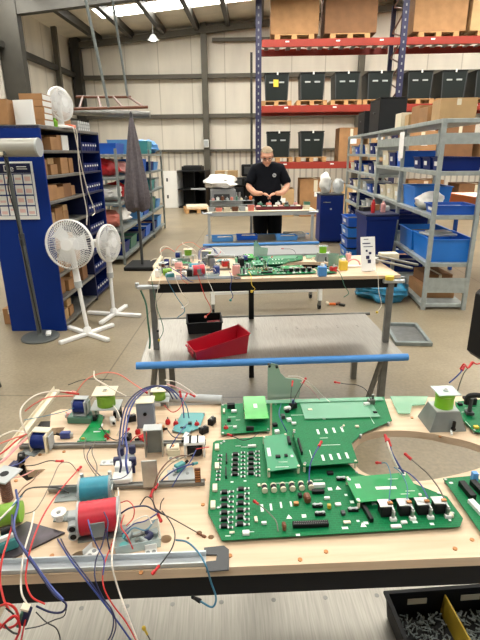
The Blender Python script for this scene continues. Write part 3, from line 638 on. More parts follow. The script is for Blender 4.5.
# cyan and red reels lying in one steel cradle
def reel(label, px, py, ln, r, core, rot, z, l2, extra=False):
    t = bthing('coil_reel', label, 'coil', px, py, rot, 0)
    pts = [(r * (1.0 + 0.012 * ((k % 2) * 2 - 1)), -ln / 2 + ln * k / 14) for k in range(15)]
    mb = MB(); rr = []
    for rad, x in pts: rr.append([(x, rad * math.cos(2 * math.pi * q / 22), z + rad * math.sin(2 * math.pi * q / 22)) for q in range(22)])
    mb.rings(rr).build('winding', core, t, 50)
    for sx in (-1, 1):
        MB().cyl((sx * ln / 2, 0, z), (sx * (ln / 2 + 0.004), 0, z), r * 1.06, seg=22).build('flange', 'clear' if not extra else 'light_grey', t)
    MB().box((0, 0, 0.002), (ln + 0.012, r * 1.6, 0.003)).build('cradle', 'galv', t)
    for sx in (-1, 1): MB().box((sx * (ln / 2 + 0.005), 0, z / 2), (0.002, r * 0.8, z)).build('cradle_cheek', 'steel', t)
    return item(t, l2)
reel('cyan wound coil reel lying behind the red one on the front board', 97, 501, 0.058, 0.025, 'cyan', R(6), 0.032, 'cyan wound coil reel on the second plywood board')
rd = reel('big red wound coil reel lying in a steel cradle on the front board', 101, 531, 0.07, 0.031, 'coil_red', R(9), 0.036, 'big red wound coil reel on the second plywood board', True)
mb = MB().box((0.0, -0.033, 0.032), (0.026, 0.003, 0.034), bev=0.001); mb.build('name_plate', 'galv', rd)
mb = MB().cyl((-0.047, -0.012, 0.018), (-0.047, -0.026, 0.018), 0.009, seg=14).cyl((-0.047, -0.012, 0.036), (-0.047, -0.026, 0.036), 0.009, seg=14).box((-0.046, -0.0, 0.026), (0.022, 0.02, 0.052), bev=0.002); mb.build('terminal_cheek', 'light_grey', rd)
mb = MB().cyl((-0.047, -0.0262, 0.018), (-0.047, -0.0268, 0.018), 0.006, seg=12).cyl((-0.047, -0.0262, 0.036), (-0.047, -0.0268, 0.036), 0.006, seg=12); mb.build('terminal_holes', 'black', rd)
# clear relay tray with mixed small parts
t = bthing('clear_tray', 'shallow clear plastic tray of loose fittings right of the red reel', 'tray', 138, 541, R(12))
mb = MB().tub(0.085, 0.055, 0.02, 0.0016, 0.96); mb.build('tray', 'clear', t)
rnd = random.Random(3)
for k in range(10):
    x, y = rnd.uniform(-.03, .03), rnd.uniform(-.018, .018)
    nm, mm = (('spring_clip', 'galv'), ('bolt', 'dull_steel'), ('washer', 'teal'), ('plug', 'wire_navy'))[k % 4]
    if nm == 'washer': MB().lathe([(0.004, 0), (0.008, 0), (0.008, 0.002), (0.004, 0.002)], (x, y, 0.012)).build(nm, mm, t)
    elif nm == 'bolt': MB().cyl((x - .01, y, 0.008), (x + .008, y + .004, 0.008), 0.0025, seg=8).cyl((x + .008, y + .004, 0.008), (x + .011, y + .0047, 0.008), 0.005, seg=6).build(nm, mm, t)
    else: MB().box((x, y, 0.012), (0.02, 0.008, 0.012), bev=0.002, R_=Matrix.Rotation(rnd.uniform(0, 3), 3, 'Z')).build(nm, mm, t)
item(t, 'shallow clear plastic tray on the second plywood board')
# insulator on its bracket
t = bthing('insulator', 'white ring insulator on a small bracket left of the cyan reel', 'insulator', 60, 521, 0)
MB().box((0.012, 0.012, 0.0016), (0.05, 0.03, 0.003), bev=0.0006).build('bracket', 'galv', t)
MB().lathe([(0.004, 0.003), (0.008, 0.003), (0.007, 0.015), (0.0145, 0.018), (0.0145, 0.023), (0.006, 0.023), (0.004, 0.021)], seg=18).build('ring', 'white', t)
MB().cyl((0, 0, 0.003), (0, 0, 0.0225), 0.0038, seg=8).build('stud', 'dull_steel', t); item(t, 'white ring insulator on the second plywood board')
# plates, brackets
def bracket(label, px, py, w_, d_, h_, m, rot=0, l2=None, z=0.0):
    t = bthing('bracket', label, 'bracket', px, py, rot, z)
    mb = MB().box((0, 0, 0.0012), (w_, d_, 0.002), bev=0.0005)
    if h_: mb.box((0, d_ / 2, h_ / 2), (w_, 0.002, h_), bev=0.0005)
    mb.build('plate', m, t)
    mb = MB()
    for sx in (-1, 1): mb.cyl((sx * w_ * .25, 0, 0.0022), (sx * w_ * .25, 0, 0.003), 0.004, seg=10)
    mb.build('hole_rims', 'grey', t); return item(t, l2, l2 is not None)
bracket('flat galvanised plate beneath the near dark blue coil', 31, 452, .045, .03, 0, 'galv', R(-20), 'flat galvanised plate on the second plywood board')
bracket('small flat steel plate between the two thin rails', 108, 463, .035, .02, 0, 'steel', 0)
bracket('white angle bracket in front of the red reel', 92, 554, .024, .02, .014, 'white', R(60))
bracket('white angle bracket beside the aluminium rail\'s middle', 151, 553, .022, .018, .012, 'white', R(8))
bracket('steel angle bracket behind the insulator left of the cyan reel', 70, 497, .06, .03, .016, 'galv', R(5), 'steel angle bracket on the second plywood board')
bracket('cream angle bracket between the rails near the black coil', 174, 459, .03, .02, .018, 'cream', 0, 'cream angle bracket on the second plywood board')
bracket('thin clear-coated plate lying behind the nearer thin rail', 181, 475, .06, .045, 0, 'light_grey', R(10))
t = bthing('terminal_comb', 'upright brown terminal comb at the right end of the nearer rail', 'terminal strip', 198, 482, 0, 0.0118)
mb = MB().box((0, 0, 0.018), (0.013, 0.006, 0.036), bev=0.001); mb.build('comb', 'brown', t)
mb = MB()
for k in range(5): mb.box((0, -0.004, 0.006 + k * 0.006), (0.010, 0.003, 0.002))
mb.build('teeth', 'copper', t); item(t, 'upright brown terminal comb on the second plywood board')
t = bthing('wood_block', 'small pale wooden block with a screw between the two thin rails', 'block', 173, 452, R(4))
MB().box((0, 0, .009), (.032, .022, .018), bev=.002).build('block', 'cream', t); MB().cyl((0, 0, .018), (0, 0, .0195), .005, seg=10).build('screw', 'copper', t); item(t, 'small pale wooden block on the second plywood board')
t = bthing('terminal_module', 'pale blue terminal module at the front board\'s lower left corner', 'module', 4, 549, R(30), .0052)
MB().box((0, 0, .012), (.05, .026, .024), bev=.003).build('housing', 'teal', t); MB().box((.0, -.006, .028), (.04, .008, .008), bev=.001).build('terminal_row', 'white', t); MB().box((.01, .014, .018), (.02, .012, .03), bev=.002).build('plug', 'soft_black', t); item(t, 'pale blue terminal module on the second plywood board')
t = bthing('gear_plate', 'steel plate with two posts just behind the cyan reel', 'plate', 97, 484, R(5), .0118)
MB().box((0, 0, .0012), (.08, .02, .0024)).build('plate', 'galv', t)
for sx in (-.03, .03): MB().cyl((sx, 0, .0024), (sx, 0, .03), .004, seg=10).build('post', 'steel', t)
item(t, 'steel plate with two posts on the second plywood board')
for k, (px, py, c, wh) in enumerate(((66, 438, 'wire_blue', 'right of the near dark blue coil'), (144, 441, 'red', 'left of the channel frame'), (186, 441, 'white', 'behind the white framed black coil'), (113, 424, 'white', 'below the back green coil\'s legs'), (160, 431, 'copper', 'right of the grey transformer box'), (72, 418, 'pink', 'left of the back dark blue coil\'s base'), (180, 470, 'teal', 'on the thin clear-coated plate'), (14, 470, 'wire_navy', 'behind the knurled post'))):
    t = bthing('plug_connector', {'wire_blue': 'blue', 'red': 'red', 'white': 'white', 'copper': 'copper', 'pink': 'pink', 'teal': 'teal', 'wire_navy': 'navy'}[c] + ' plug connector ' + wh + ' on the front board', 'connector', px, py, R(37 * k), .0025 if c == 'teal' else .0, 'plug connectors on the front board')
    MB().box((0, 0, .0096), (.026, .014, .018), bev=.002).build('shell', c, t); MB().box((.015, 0, .009), (.006, .01, .010), bev=.001).build('pins', 'light_grey', t); MB().cyl((-.013, 0, .01), (-.024, 0, .014), .0035, seg=8).build('boot', 'soft_black', t)
# white module with blue plugs
t = bthing('cable_module', 'white module block with navy plugs under the blue cable bundle', 'module', 123, 484, R(4))
MB().box((0, 0.0, 0.012), (0.042, 0.03, 0.024), bev=0.002).box((0, 0.03, 0.02), (0.036, 0.03, 0.03), bev=0.002).build('block', 'white', t)
for dx, dy in ((-.016, .045), (.02, .04), (-.012, .085), (.014, .09)): MB().box((dx, dy, 0.03), (0.016, 0.012, 0.02), bev=0.002).box((dx, dy, 0.0105), (0.008, 0.008, 0.02)).build('plug', 'wire_navy', t)
MB().box((0, 0.065, 0.009), (0.04, 0.05, 0.018), bev=0.002).build('rear_block', 'light_grey', t); item(t, 'white module block with navy plugs on the second bench')
# small black terminal blocks
blk = [(118, 417, 'beside the back green coil'), (93, 422, 'below the back dark blue coil'), (132, 421, 'left of the grey transformer box'), (204, 433, 'left of the lime-covered board'), (212, 424, 'behind the white framed black coil'), (128, 441, 'in the blue cable bundle'), (22, 461, 'below the near dark blue coil')]
src = None
for k, (px, py, wh) in enumerate(blk):
    lab = 'small black terminal block ' + wh
    if src is None:
        src = bthing('terminal_block', lab, 'terminal block', px, py, R(10), 0, 'black terminal blocks on the front board')
        MB().box((0, 0, 0.009), (0.024, 0.016, 0.018), bev=0.002).build('body', 'black', src)
        MB().cyl((-.006, 0, 0.018), (-.006, 0, 0.0215), 0.0035, seg=8).cyl((.006, 0, 0.018), (.006, 0, 0.0215), 0.0035, seg=8).build('screw_heads', 'dull_steel', src); o = src
    else: o = dup(src, wpt(uv(px, py)), A1 + R(-30 + 23 * k), lab)
    item(o, None, False)
caps = [(107, 439, 'by the L-shaped green board'), (138, 434, 'in front of the grey transformer box'), (168, 424, 'left of the teal board'), (176, 426, 'nearest the teal board'), (226, 431, 'between the main and lime-covered boards'), (197, 427, 'right of the teal board')]
src = None
for k, (px, py, wh) in enumerate(caps):
    lab = 'small red crimp cap lying ' + wh
    if src is None:
        src = bthing('crimp_cap', lab, 'crimp cap', px, py, R(40), 0, 'loose red crimp caps'); MB().lathe([(0.003, 0), (0.007, 0.002), (0.007, 0.010), (0.004, 0.015)], seg=12).build('sleeve', 'red', src)
        MB().cyl((0, 0, 0.015), (0, 0, 0.022), 0.0016, seg=6).build('wire_tail', 'dull_steel', src); o = src
    else: o = dup(src, wpt(uv(px, py)), A1 + R(60 * k), lab)
    item(o, None, False)
# green translucent upright
t = bthing('glass_upright', 'curved translucent green plate standing up behind the lime-covered board', 'plate', 284, 399, R(4))
pts = [(-.05, .11), (-.038, .118), (-.02, .112), (-.012, .085), (.004, .068), (.04, .063), (.052, .058), (.046, .0), (-.05, .0)]
mb = MB().rings([[(x, 0, z + .0006) for x, z in pts], [(x, 0.004, z + .0006) for x, z in pts]]); mb.build('plate', 'jade_glass', t, 0)
for x, z in ((-.046, .112), (-.024, .108)): MB().cyl((x, -.006, z), (x, .010, z), .004, seg=10).build('screw', 'black', t)
MB().box((0, .010, .004), (.08, .014, .007), bev=.001).build('foot', 'galv', t); item(t, 'translucent green plate standing on the second plywood board')
t = bthing('wire_clamp', 'small black and blue wire clamp below the translucent green plate', 'clamp', 293, 408, R(20), 0.0118)
MB().box((0, 0, .008), (.022, .014, .016), bev=.002).build('body', 'soft_black', t); MB().box((-.02, -.004, .006), (.02, .01, .010), bev=.002).build('jaw', 'white', t); MB().cyl((0, 0, .016), (0, 0, .026), .004, seg=8).build('screw', 'wire_blue', t); item(t, None, False)
t = bthing('probe_clip', 'small steel probe clip at the back right of the main board', 'clip', 371, 404, R(10), 0.0118)
MB().box((0, 0, .008), (.02, .012, .016), bev=.001).cyl((.004, 0, .016), (.004, 0, .03), .004, seg=8).build('body', 'dull_steel', t); MB().box((-.016, -.004, .005), (.018, .008, .008), bev=.001).build('jaw', 'white', t); item(t, None, False)
t = bthing('toggle_clamp', 'black toggle clamp handle at the back right edge of the front board', 'clamp', 470, 408, R(-8), 0.03)
MB().box((0, 0, -.0132), (.02, .02, .0065)).cyl((0, 0, -.01), (0, 0, .03), .006, seg=8).build('base', 'dark_grey', t)
MB().tube(smooth_path([(-.012, 0, .012), (-.008, 0, .036), (.02, -.005, .042), (.06, -.008, .034)]), .007, 8).build('handle', 'soft_black', t); item(t, None, False)

# ---------------------------------------------------------------- loose wires (points: pixel x, y, height above the board; or 'y', depth for those hanging over the edge)
def wp(p):
    if len(p) == 4: return Yp(p[0], p[1], p[3])
    return Zp(p[0], p[1], TOP + p[2])
def wire(label, col, pts, r=0.0016, end=None, start=None, l2=None, copy=False, name='wire'):
    P = [wp(p) for p in pts]; c = P[0].copy(); inv = Matrix.Rotation(-A1, 3, 'Z'); L = [inv @ (p - c) for p in P]
    sp = smooth_path(L, 7)
    r *= .76; t = MB().tube(sp, r, 6).build(name, col); tag(t, label, 'wire', None, c, A1)
    for e, a, b in ((end, sp[-1], sp[-2]), (start, sp[0], sp[1])):
        if e:
            d = (a - b).normalized()
            MB().cyl(a - d * .001, a + d * .010, r * 2.3, r * 1.9, seg=8).box(a + d * .014, (.008, .006, .006), 0, .0015, d.to_track_quat('X', 'Z').to_matrix()).build('crimp_terminal', e, t)
    item(t, l2, copy); return t
V = 0.615
W = wire
W('pinkish white wire arching high from the near dark blue coil towards the back coil', 'wire_white', [(26, 433, .05), (21, 420, .09), (22, 407, .11), (36, 395, .12), (55, 391, .10), (72, 392, .065)], .0026, 'pink', l2='white wire arching at the left of the second bench', copy=True)
W('pink wire rising beside the white arch between the two dark blue coils', 'salmon', [(25, 411, .08), (36, 403, .10), (50, 397, .10), (73, 396, .065)], .0028, None, l2='pink wire arching at the left of the second bench', copy=True)
W('red wire pair\'s thicker lead going into the back dark blue coil', 'wire_red', [(60, 391, .085), (70, 393, .07), (79, 394, .06)], .0042)
W('white wire leaving the near dark blue coil towards the left edge', 'wire_white', [(28, 433, .045), (15, 431, .05), (5, 434, .05), (-6, 440, .04)], .0028, None, l2='white wire at the left edge of the second bench', copy=True)
W('pink wire below the white one leaving the near dark blue coil', 'salmon', [(27, 434, .04), (12, 439, .045), (-6, 446, .04)], .0026)
W('thick pinkish lead running down left from the near dark blue coil', 'pink', [(28, 437, .03), (18, 446, .03), (6, 458, .03), (-5, 466, .03)], .0045)
W('second thick red lead beside the pinkish one at the left edge', 'wire_red', [(26, 434, .034), (16, 441, .036), (6, 450, .034), (-6, 458, .03)], .0028)
W('thin blue wire passing behind the cream side rail', 'wire_teal', [(24, 420, .03), (45, 416, .04), (62, 412, .045), (74, 408, .05)], .0013)
W('salmon wire arching over the back green coil from left', 'salmon', [(76, 393, .07), (86, 380, .10), (102, 373, .12), (118, 374, .12), (134, 384, .09), (143, 390, .08)], .0024, 'wire_red', l2='salmon wire arching over coils of the second bench', copy=True)
W('white wire crossing diagonally in front of the back green coil', 'wire_white', [(94, 371, .12), (95, 378, .11), (106, 385, .10), (116, 391, .085), (126, 396, .06)], .0024, l2='white wire crossing coils of the second bench', copy=True)
W('dark wire along the back edge behind the green coil', 'wire_black', [(68, 385, .06), (82, 380, .07), (95, 379, .06), (112, 380, .05)], .0016)
# blue bundle
for k, (dx, dz, nm) in enumerate(((0, 0, 'uppermost navy cable of the bundle looping left of the grey box'), (3, -.008, 'middle blue cable of the bundle looping left of the grey box'), (6, -.014, 'lowest blue cable of the bundle looping left of the grey box'))):
    W(nm, ('wire_navy', 'wire_blue', 'wire_blue')[k], [(119 + dx, 445, .05), (121 + dx, 425, .07 + dz), (125 + dx, 408, .085 + dz), (133 + dx, 396, .095 + dz), (145 + dx, 388, .10 + dz), (158 + dx, 386, .10 + dz), (168 + dx, 391, .08 + dz), (173 + dx * 1.4, 399, .05 + dz)], .0026, l2=('navy', 'blue', 'paler blue')[k] + ' cable of the bundle on the second bench', copy=True)
W('blue cable dropping straight into the white module block', 'wire_blue', [(125, 436, .06), (127, 449, .055), (126, 462, .05), (128, 474, .03)], .0034)
W('navy cable beside the blue one entering the white module', 'wire_navy', [(120, 440, .06), (119, 452, .055), (121, 464, .05), (120, 472, .03)], .0034)
W('dark blue wire looping from the navy plugs down to the cyan reel', 'wire_navy', [(133, 463, .03), (128, 474, .045), (118, 479, .04), (104, 478, .03), (93, 468, .02), (87, 457, .03), (91, 447, .03)], .0014, l2='dark blue wire looping on the second bench', copy=True)
W('grey wire looping from the L-shaped board past the rail', 'wire_grey', [(86, 438, .02), (84, 447, .03), (85, 458, .02), (92, 470, .015), (99, 479, .02)], .0014)
W('blue wires\' upper strand fanning from the red clip above the teal board', 'wire_blue', [(181, 397, .075), (183, 407, .05), (184, 418, .02)], .002, None, 'red')
W('teal strand fanning from the red clip above the teal board', 'wire_teal', [(182, 398, .07), (187, 408, .05), (189, 418, .02)], .002)
W('white wire sweeping from the rear green coil towards the round rail', 'wire_white', [(165, 380, .07), (176, 382, .08), (188, 389, .06), (197, 396, .04)], .0018, None, l2='white wire at the back of the second bench', copy=True)
W('pink wire sweeping beside the white one over the round rail', 'pink', [(167, 384, .065), (178, 388, .07), (190, 394, .05)], .0018, 'wire_red')
W('red and black wire pair rising from the rail to the black coil, left strand', 'wire_brown', [(153, 490, .03), (159, 473, .045), (169, 461, .05), (180, 456, .04), (190, 456, .03)], .0022, None, 'red', l2='brown wire beside the black coil of the second bench', copy=True)
W('dark grey wire next to the brown one reaching the black coil', 'wire_grey', [(155, 487, .03), (161, 474, .05), (172, 463, .052), (184, 457, .04), (194, 453, .03)], .0016)
W('blue and white wire slanting from the upright plate to the black coil', 'wire_blue', [(160, 482, .01), (170, 473, .03), (182, 467, .035), (193, 464, .02)], .0022, 'teal')
W('second blue wire crossing the thin plate behind the nearer rail', 'wire_blue', [(172, 487, .004), (181, 472, .03), (190, 462, .03), (196, 450, .03)], .0016)
W('short pink wire at the right of the black coil', 'wire_red', [(196, 449, .03), (203, 448, .03), (209, 447, .02)], .0014)
# lower left harness
W('black wire with a red terminal near the parallelogram cut-out', 'wire_black', [(25, 466, .008), (35, 465, .015), (48, 461, .02), (56, 461, .015)], .0016, 'red', l2='black wire with red terminal on the second bench', copy=True)
W('thin grey wire curling across the bare plywood left of the cyan reel', 'wire_grey', [(25, 514, .006), (35, 510, .015), (44, 497, .02), (52, 480, .025), (60, 464, .02), (70, 463, .012), (77, 471, .006)], .0013)
W('orange-red wire sweeping diagonally from the crimp cap down to the front edge', 'wire_red', [(78, 470, .01), (68, 481, .02), (55, 497, .03), (42, 518, .045), (32, 543, .045), (27, 565, .03), (26, 582, .0, .62), (32, 597, .0, .60), (45, 604, .0, .60)], .002, None, 'red', l2='orange-red wire crossing the left of the second bench', copy=True)
W('black wire arching from the insulator to the left green coil', 'wire_black', [(69, 493, .02), (58, 488, .03), (42, 487, .035), (28, 489, .04), (20, 497, .035)], .002, l2='black wire arch at the left of the second bench', copy=True)
W('blue cable draping from the knurled post over the front edge', 'wire_blue', [(16, 490, .04), (18, 505, .045), (14, 522, .05), (16, 537, .05), (26, 552, .04), (40, 572, .02), (52, 588, .0, .62), (63, 600, .0, .60)], .0034, l2='blue cable draping at the left of the second bench', copy=True)
W('navy cable running next to the blue one over the front edge', 'wire_navy', [(12, 515, .05), (13, 530, .055), (22, 548, .045), (37, 570, .025), (54, 594, .0, .61), (66, 604, .0, .60), (62, 612, .0, .60), (50, 612, .0, .60), (36, 606, .0, .60)], .0024)
W('white wire falling over the front edge at left', 'wire_white', [(34, 512, .03), (31, 528, .04), (25, 548, .035), (22, 566, .03), (21, 580, .0, .63), (22, 594, .0, .61), (28, 606, .0, .60)], .0022)
W('red wire falling over the front edge at far left', 'wire_red', [(14, 520, .05), (8, 540, .05), (2, 560, .04), (0, 580, .0, .62), (4, 600, .0, .60), (10, 612, .0, .59)], .0024)
W('teal wire rising from the green coil at the left edge', 'wire_teal', [(-2, 522, .03), (6, 514, .045), (14, 504, .05), (22, 496, .03)], .002)
W('white lead lying over the left green coil', 'wire_white', [(-3, 522, .045), (5, 514, .05), (12, 507, .05), (16, 500, .045)], .0026)
W('blue wire leaving the dark triangular cut-out over the aluminium rail', 'wire_blue', [(57, 538, -.004), (63, 548, .02), (72, 562, .03), (86, 580, .0, .625), (100, 598, .0, .61), (115, 618, .0, .60), (132, 642, .0, .59)], .002)
W('navy wire beside the blue one leaving the triangular cut-out', 'wire_navy', [(60, 537, -.004), (67, 551, .02), (78, 566, .03), (92, 584, .0, .62), (104, 602, .0, .61), (113, 616, .0, .60), (112, 632, .0, .59), (106, 644, .0, .58)], .0016)
W('dark blue wire hanging from the red reel straight over the edge', 'wire_navy', [(106, 528, .03), (102, 545, .03), (96, 560, .03), (95, 578, .0, .62), (102, 596, .0, .61), (112, 610, .0, .60), (116, 626, .0, .59), (110, 644, .0, .58)], .0016)
W('red wire hanging from the red reel\'s plate over the edge', 'wire_red', [(112, 545, .02), (107, 556, .03), (103, 572, .02), (104, 588, .0, .62), (113, 605, .0, .61), (126, 622, .0, .60), (137, 642, .0, .59)], .0016, None, 'red')
W('long white wire crossing the red reel and falling past the front edge', 'wire_white', [(118, 488, .03), (119, 505, .05), (117, 525, .055), (113, 545, .05), (112, 565, .04), (117, 585, .0, .63), (125, 608, .0, .61), (138, 642, .0, .59)], .002, l2='long white wire at the left of the second bench', copy=True)
W('red wire curling above the clear tray', 'wire_red', [(120, 503, .02), (128, 501, .04), (134, 508, .045), (133, 518, .03), (126, 526, .025)], .0014)
W('dark wire arching over the clear tray', 'wire_navy', [(120, 514, .03), (130, 508, .045), (145, 506, .04), (154, 510, .03), (165, 515, .02)], .0022)
W('black lead with red terminal pointing right of the clear tray', 'wire_black', [(155, 508, .03), (163, 514, .025), (171, 518, .02), (182, 524, .012), (198, 533, .004)], .0014, 'brown', None)
W('red jointed lead rising from the clear tray to the upright plate', 'wire_brown', [(158, 514, .02), (154, 504, .03), (153, 494, .03), (155, 489, .03)], .0018, 'red', 'red')
W('black wire bending across the board to a red clip on the aluminium rail', 'wire_black', [(162, 511, .02), (171, 523, .03), (175, 535, .03), (172, 548, .025), (164, 560, .02), (159, 566, .016)], .0016, 'red')
W('blue-grey pair curving right and hanging below the front edge', 'wire_teal', [(176, 540, .02), (187, 542, .03), (198, 552, .03), (206, 566, .03), (211, 582, .0, .655), (216, 598, .0, .645), (212, 607, .0, .64), (200, 601, .0, .65)], .0024, 'soft_black')
W('short grey wire stub standing near the clear tray', 'wire_black', [(160, 510, .004), (161, 503, .018), (164, 498, .03)], .0012)
for k, (c, pts, lab, e) in enumerate((
    ('wire_blue', [(88, 520, .07), (92, 535, .07), (98, 548, .04), (104, 560, .03), (103, 575, .02)], 'blue wire crossing the red reel\'s name plate', None),
    ('wire_navy', [(104, 512, .07), (108, 522, .07), (107, 535, .06), (110, 552, .02)], 'navy wire over the red reel\'s right half', None),
    ('wire_white', [(128, 528, .03), (136, 520, .045), (147, 516, .045), (152, 524, .03)], 'white wire looping over the clear tray', None),
    ('wire_teal', [(124, 538, .03), (133, 528, .045), (146, 530, .04), (155, 520, .02)], 'teal wire looping over the clear tray', None),
    ('wire_blue', [(122, 534, .03), (134, 524, .035), (145, 521, .04), (158, 513, .02)], 'blue wire looping over the clear tray', None),
    ('wire_red', [(133, 549, .01), (127, 536, .035), (121, 526, .04), (124, 515, .03)], 'red wire at the clear tray\'s left end', None),
    ('wire_grey', [(95, 441, .012), (92, 452, .02), (97, 466, .03), (95, 478, .045)], 'grey wire from the L-shaped board to the cyan reel', None),
    ('wire_black', [(100, 425, .02), (108, 436, .03), (118, 440, .03), (126, 432, .03)], 'black wire behind the L-shaped board', 'red'),
    ('wire_white', [(112, 404, .04), (118, 412, .06), (121, 424, .05), (117, 436, .02)], 'white wire down from the back green coil', None),
    ('wire_red', [(130, 442, .02), (137, 436, .03), (143, 440, .02)], 'short red wire in front of the grey box', 'red'),
    ('wire_black', [(166, 428, .01), (174, 437, .02), (186, 437, .02), (192, 430, .01)], 'black wire curling before the teal board', None),
    ('wire_blue', [(170, 448, .02), (176, 438, .05), (182, 430, .045), (187, 424, .02)], 'blue wire from the rail up to the teal board', None),
    ('wire_red', [(164, 405, .03), (172, 412, .035), (180, 408, .045), (186, 396, .05)], 'red wire near the pale round rail', 'red'),
    ('wire_brown', [(40, 470, .01), (33, 480, .02), (24, 487, .03), (18, 494, .04)], 'brown wire running to the knurled post', None),
    ('pink', [(-4, 486, .02), (8, 479, .04), (22, 476, .03), (34, 470, .01)], 'pink wire in front of the knurled post', None),
    ('wire_blue', [(-4, 478, .03), (8, 468, .05), (20, 463, .04), (29, 456, .03)], 'blue wire behind the knurled post', None),
    ('wire_black', [(140, 505, .01), (146, 497, .03), (152, 500, .04), (156, 512, .02)], 'thin black wire right of the red reel', None),
    ('wire_black', [(258, 433, .02), (252, 438, .03), (243, 440, .02), (232, 436, .015)], 'black wire lying between the lime-covered and main boards', 'red'),
    ('wire_blue', [(281, 404, .02), (279, 414, .05), (283, 424, .04), (287, 432, .02)], 'blue wire from the wire clamp to the plug-in board', None),
)):
    W(lab, c, pts, .0017, e, None, lab.replace('the clear tray', 'the second clear tray').replace('the ', 'the second bench\'s ', 1) if k % 2 == 0 else None, k % 2 == 0)
# main board leads
W('grey lead with a red heart-shaped clip lying on the main board', 'wire_grey', [(278, 531, .03), (276, 521, .035), (268, 512, .035), (262, 507, .03), (258, 504, .026)], .0015, 'red', l2='grey lead with red clip on the second main board', copy=True)
W('blue lead with a red clip rising from the slotted board', 'wire_blue', [(309, 482, .03), (310, 466, .05), (314, 455, .065), (319, 446, .07)], .002, 'red', l2='blue lead with red clip on the second main board', copy=True)
W('dark wire with a red tip standing beside the translucent green plate', 'wire_black', [(292, 410, .02), (294, 400, .05), (299, 390, .075), (303, 383, .09)], .0014, 'red')
W('short black wire with red ball tip by the translucent green plate', 'wire_black', [(291, 402, .03), (291, 394, .06), (292, 386, .075)], .0014, 'red')
W('thin white wire curving down right from the translucent green plate', 'wire_white', [(288, 376, .11), (300, 377, .11), (312, 385, .08), (322, 395, .03), (330, 402, .014)], .001)
W('pale pink wire curving beside the thin white one', 'pink', [(300, 382, .09), (310, 388, .07), (320, 400, .02)], .001)
W('black wire bowing left to a red clip above the board\'s back edge', 'wire_black', [(371, 400, .03), (366, 390, .05), (357, 385, .06), (346, 384, .06), (340, 383, .06)], .0015, 'red', l2='black bowed wire with red clip on the second bench', copy=True)
rw = [('left', 388, 436, 392, 457, 397, 470, 'first red-tipped grey wire standing in the oval cut-out'), ('mid', 385, 442, 390, 452, 399, 468, 'second red-tipped blue wire standing in the oval cut-out')]
W('red-tipped white wire leaning up over the oval cut-out, taller of two', 'wire_white', [(401, 474, .03), (394, 460, .055), (390, 450, .075), (387, 441, .085)], .0026, 'red')
W('red-tipped blue wire leaning up over the oval cut-out, shorter of two', 'wire_blue', [(404, 474, .03), (397, 462, .05), (392, 453, .065), (390, 446, .075)], .0026, 'wire_red')
W('thin blue wire from a red cap crossing the labelled board to the first relay', 'wire_teal', [(381, 463, .045), (387, 464, .055), (391, 477, .05), (390, 490, .048), (389, 501, .042)], .0014, None, 'red')
W('thin blue wire crossing the labelled board to the second relay', 'wire_teal', [(394, 467, .05), (401, 473, .05), (407, 486, .05), (407, 499, .042)], .0014)
W('blue clip wire over the labelled board\'s far right corner', 'wire_blue', [(398, 468, .05), (410, 474, .05), (421, 485, .045), (428, 498, .042)], .0018)
W('red-tipped wire slanting from the fourth relay over the oval cut-out', 'wire_grey', [(444, 498, .042), (438, 487, .055), (428, 474, .07), (418, 465, .08), (411, 459, .085)], .002, 'red')
W('grey and blue wire rising from the lime coil to red clips', 'wire_blue', [(449, 383, .10), (455, 378, .115), (460, 373, .13), (462, 370, .135)], .0026, 'red')
W('second grey wire with red clip leaning right of the lime coil', 'wire_grey', [(457, 393, .05), (460, 383, .09), (464, 373, .125), (469, 367, .14)], .002, 'red')
W('red twisted lead reaching to the right picture edge above the lime coil', 'wire_red', [(460, 369, .135), (464, 364, .15), (468, 368, .145), (472, 362, .155), (478, 364, .15), (490, 358, .16)], .0028)
# harness at the lower left corner, in front of the black beam
W('red wires heaped at the lower left corner, upper loop', 'wire_red', [(0, 606, .0, .60), (8, 604, .0, .59), (16, 610, .0, .59), (18, 622, .0, .58), (8, 628, .0, .58), (-4, 622, .0, .58)], .0028)
W('red wires heaped at the lower left corner, lower loop', 'red', [(-3, 632, .0, .58), (6, 622, .0, .575), (15, 616, .0, .575), (20, 628, .0, .575), (14, 644, .0, .57)], .0028)
W('black wire winding through the red heap at the lower left corner', 'wire_black', [(6, 608, .0, .585), (14, 616, .0, .58), (5, 624, .0, .575), (12, 632, .0, .57), (18, 634, .0, .57)], .002)
W('thin black wire looping on to the small splice below the front edge', 'wire_black', [(25, 629, .0, .58), (40, 626, .0, .585), (54, 620, .0, .59), (64, 616, .0, .60), (67, 606, .0, .60)], .0012)
W('second thin black wire looping down from the splice', 'wire_black', [(36, 612, .0, .60), (46, 622, .0, .59), (56, 628, .0, .585), (60, 638, .0, .58), (59, 646, .0, .58)], .0014)
W('pink wire falling out of view at the lower left corner', 'wire_red', [(30, 606, .0, .60), (25, 622, .0, .585), (20, 646, .0, .57)], .002)
W('yellow tagged thin wire dangling over the steel shelf', 'wire_black', [(147, 634, .0, .60), (150, 640, .0, .60), (151, 648, .0, .60)], .0012, None, 'gold')
t = thing('cable_connector', 'dark blue and green cable connector hanging among wires at lower left', 'connector', Yp(26, 616, .592), A1)
MB().box((0, 0, 0), (.012, .012, .036), bev=.002, R_=Matrix.Rotation(R(22), 3, 'Y')).build('shell', 'deep_navy', t); MB().box((-.009, 0, -.004), (.006, .011, .034), bev=.001, R_=Matrix.Rotation(R(22), 3, 'Y')).build('back_shell', 'wire_green', t)
MB().box((.002, 0, .019), (.013, .012, .004), R_=Matrix.Rotation(R(22), 3, 'Y')).build('collar', 'cream', t)

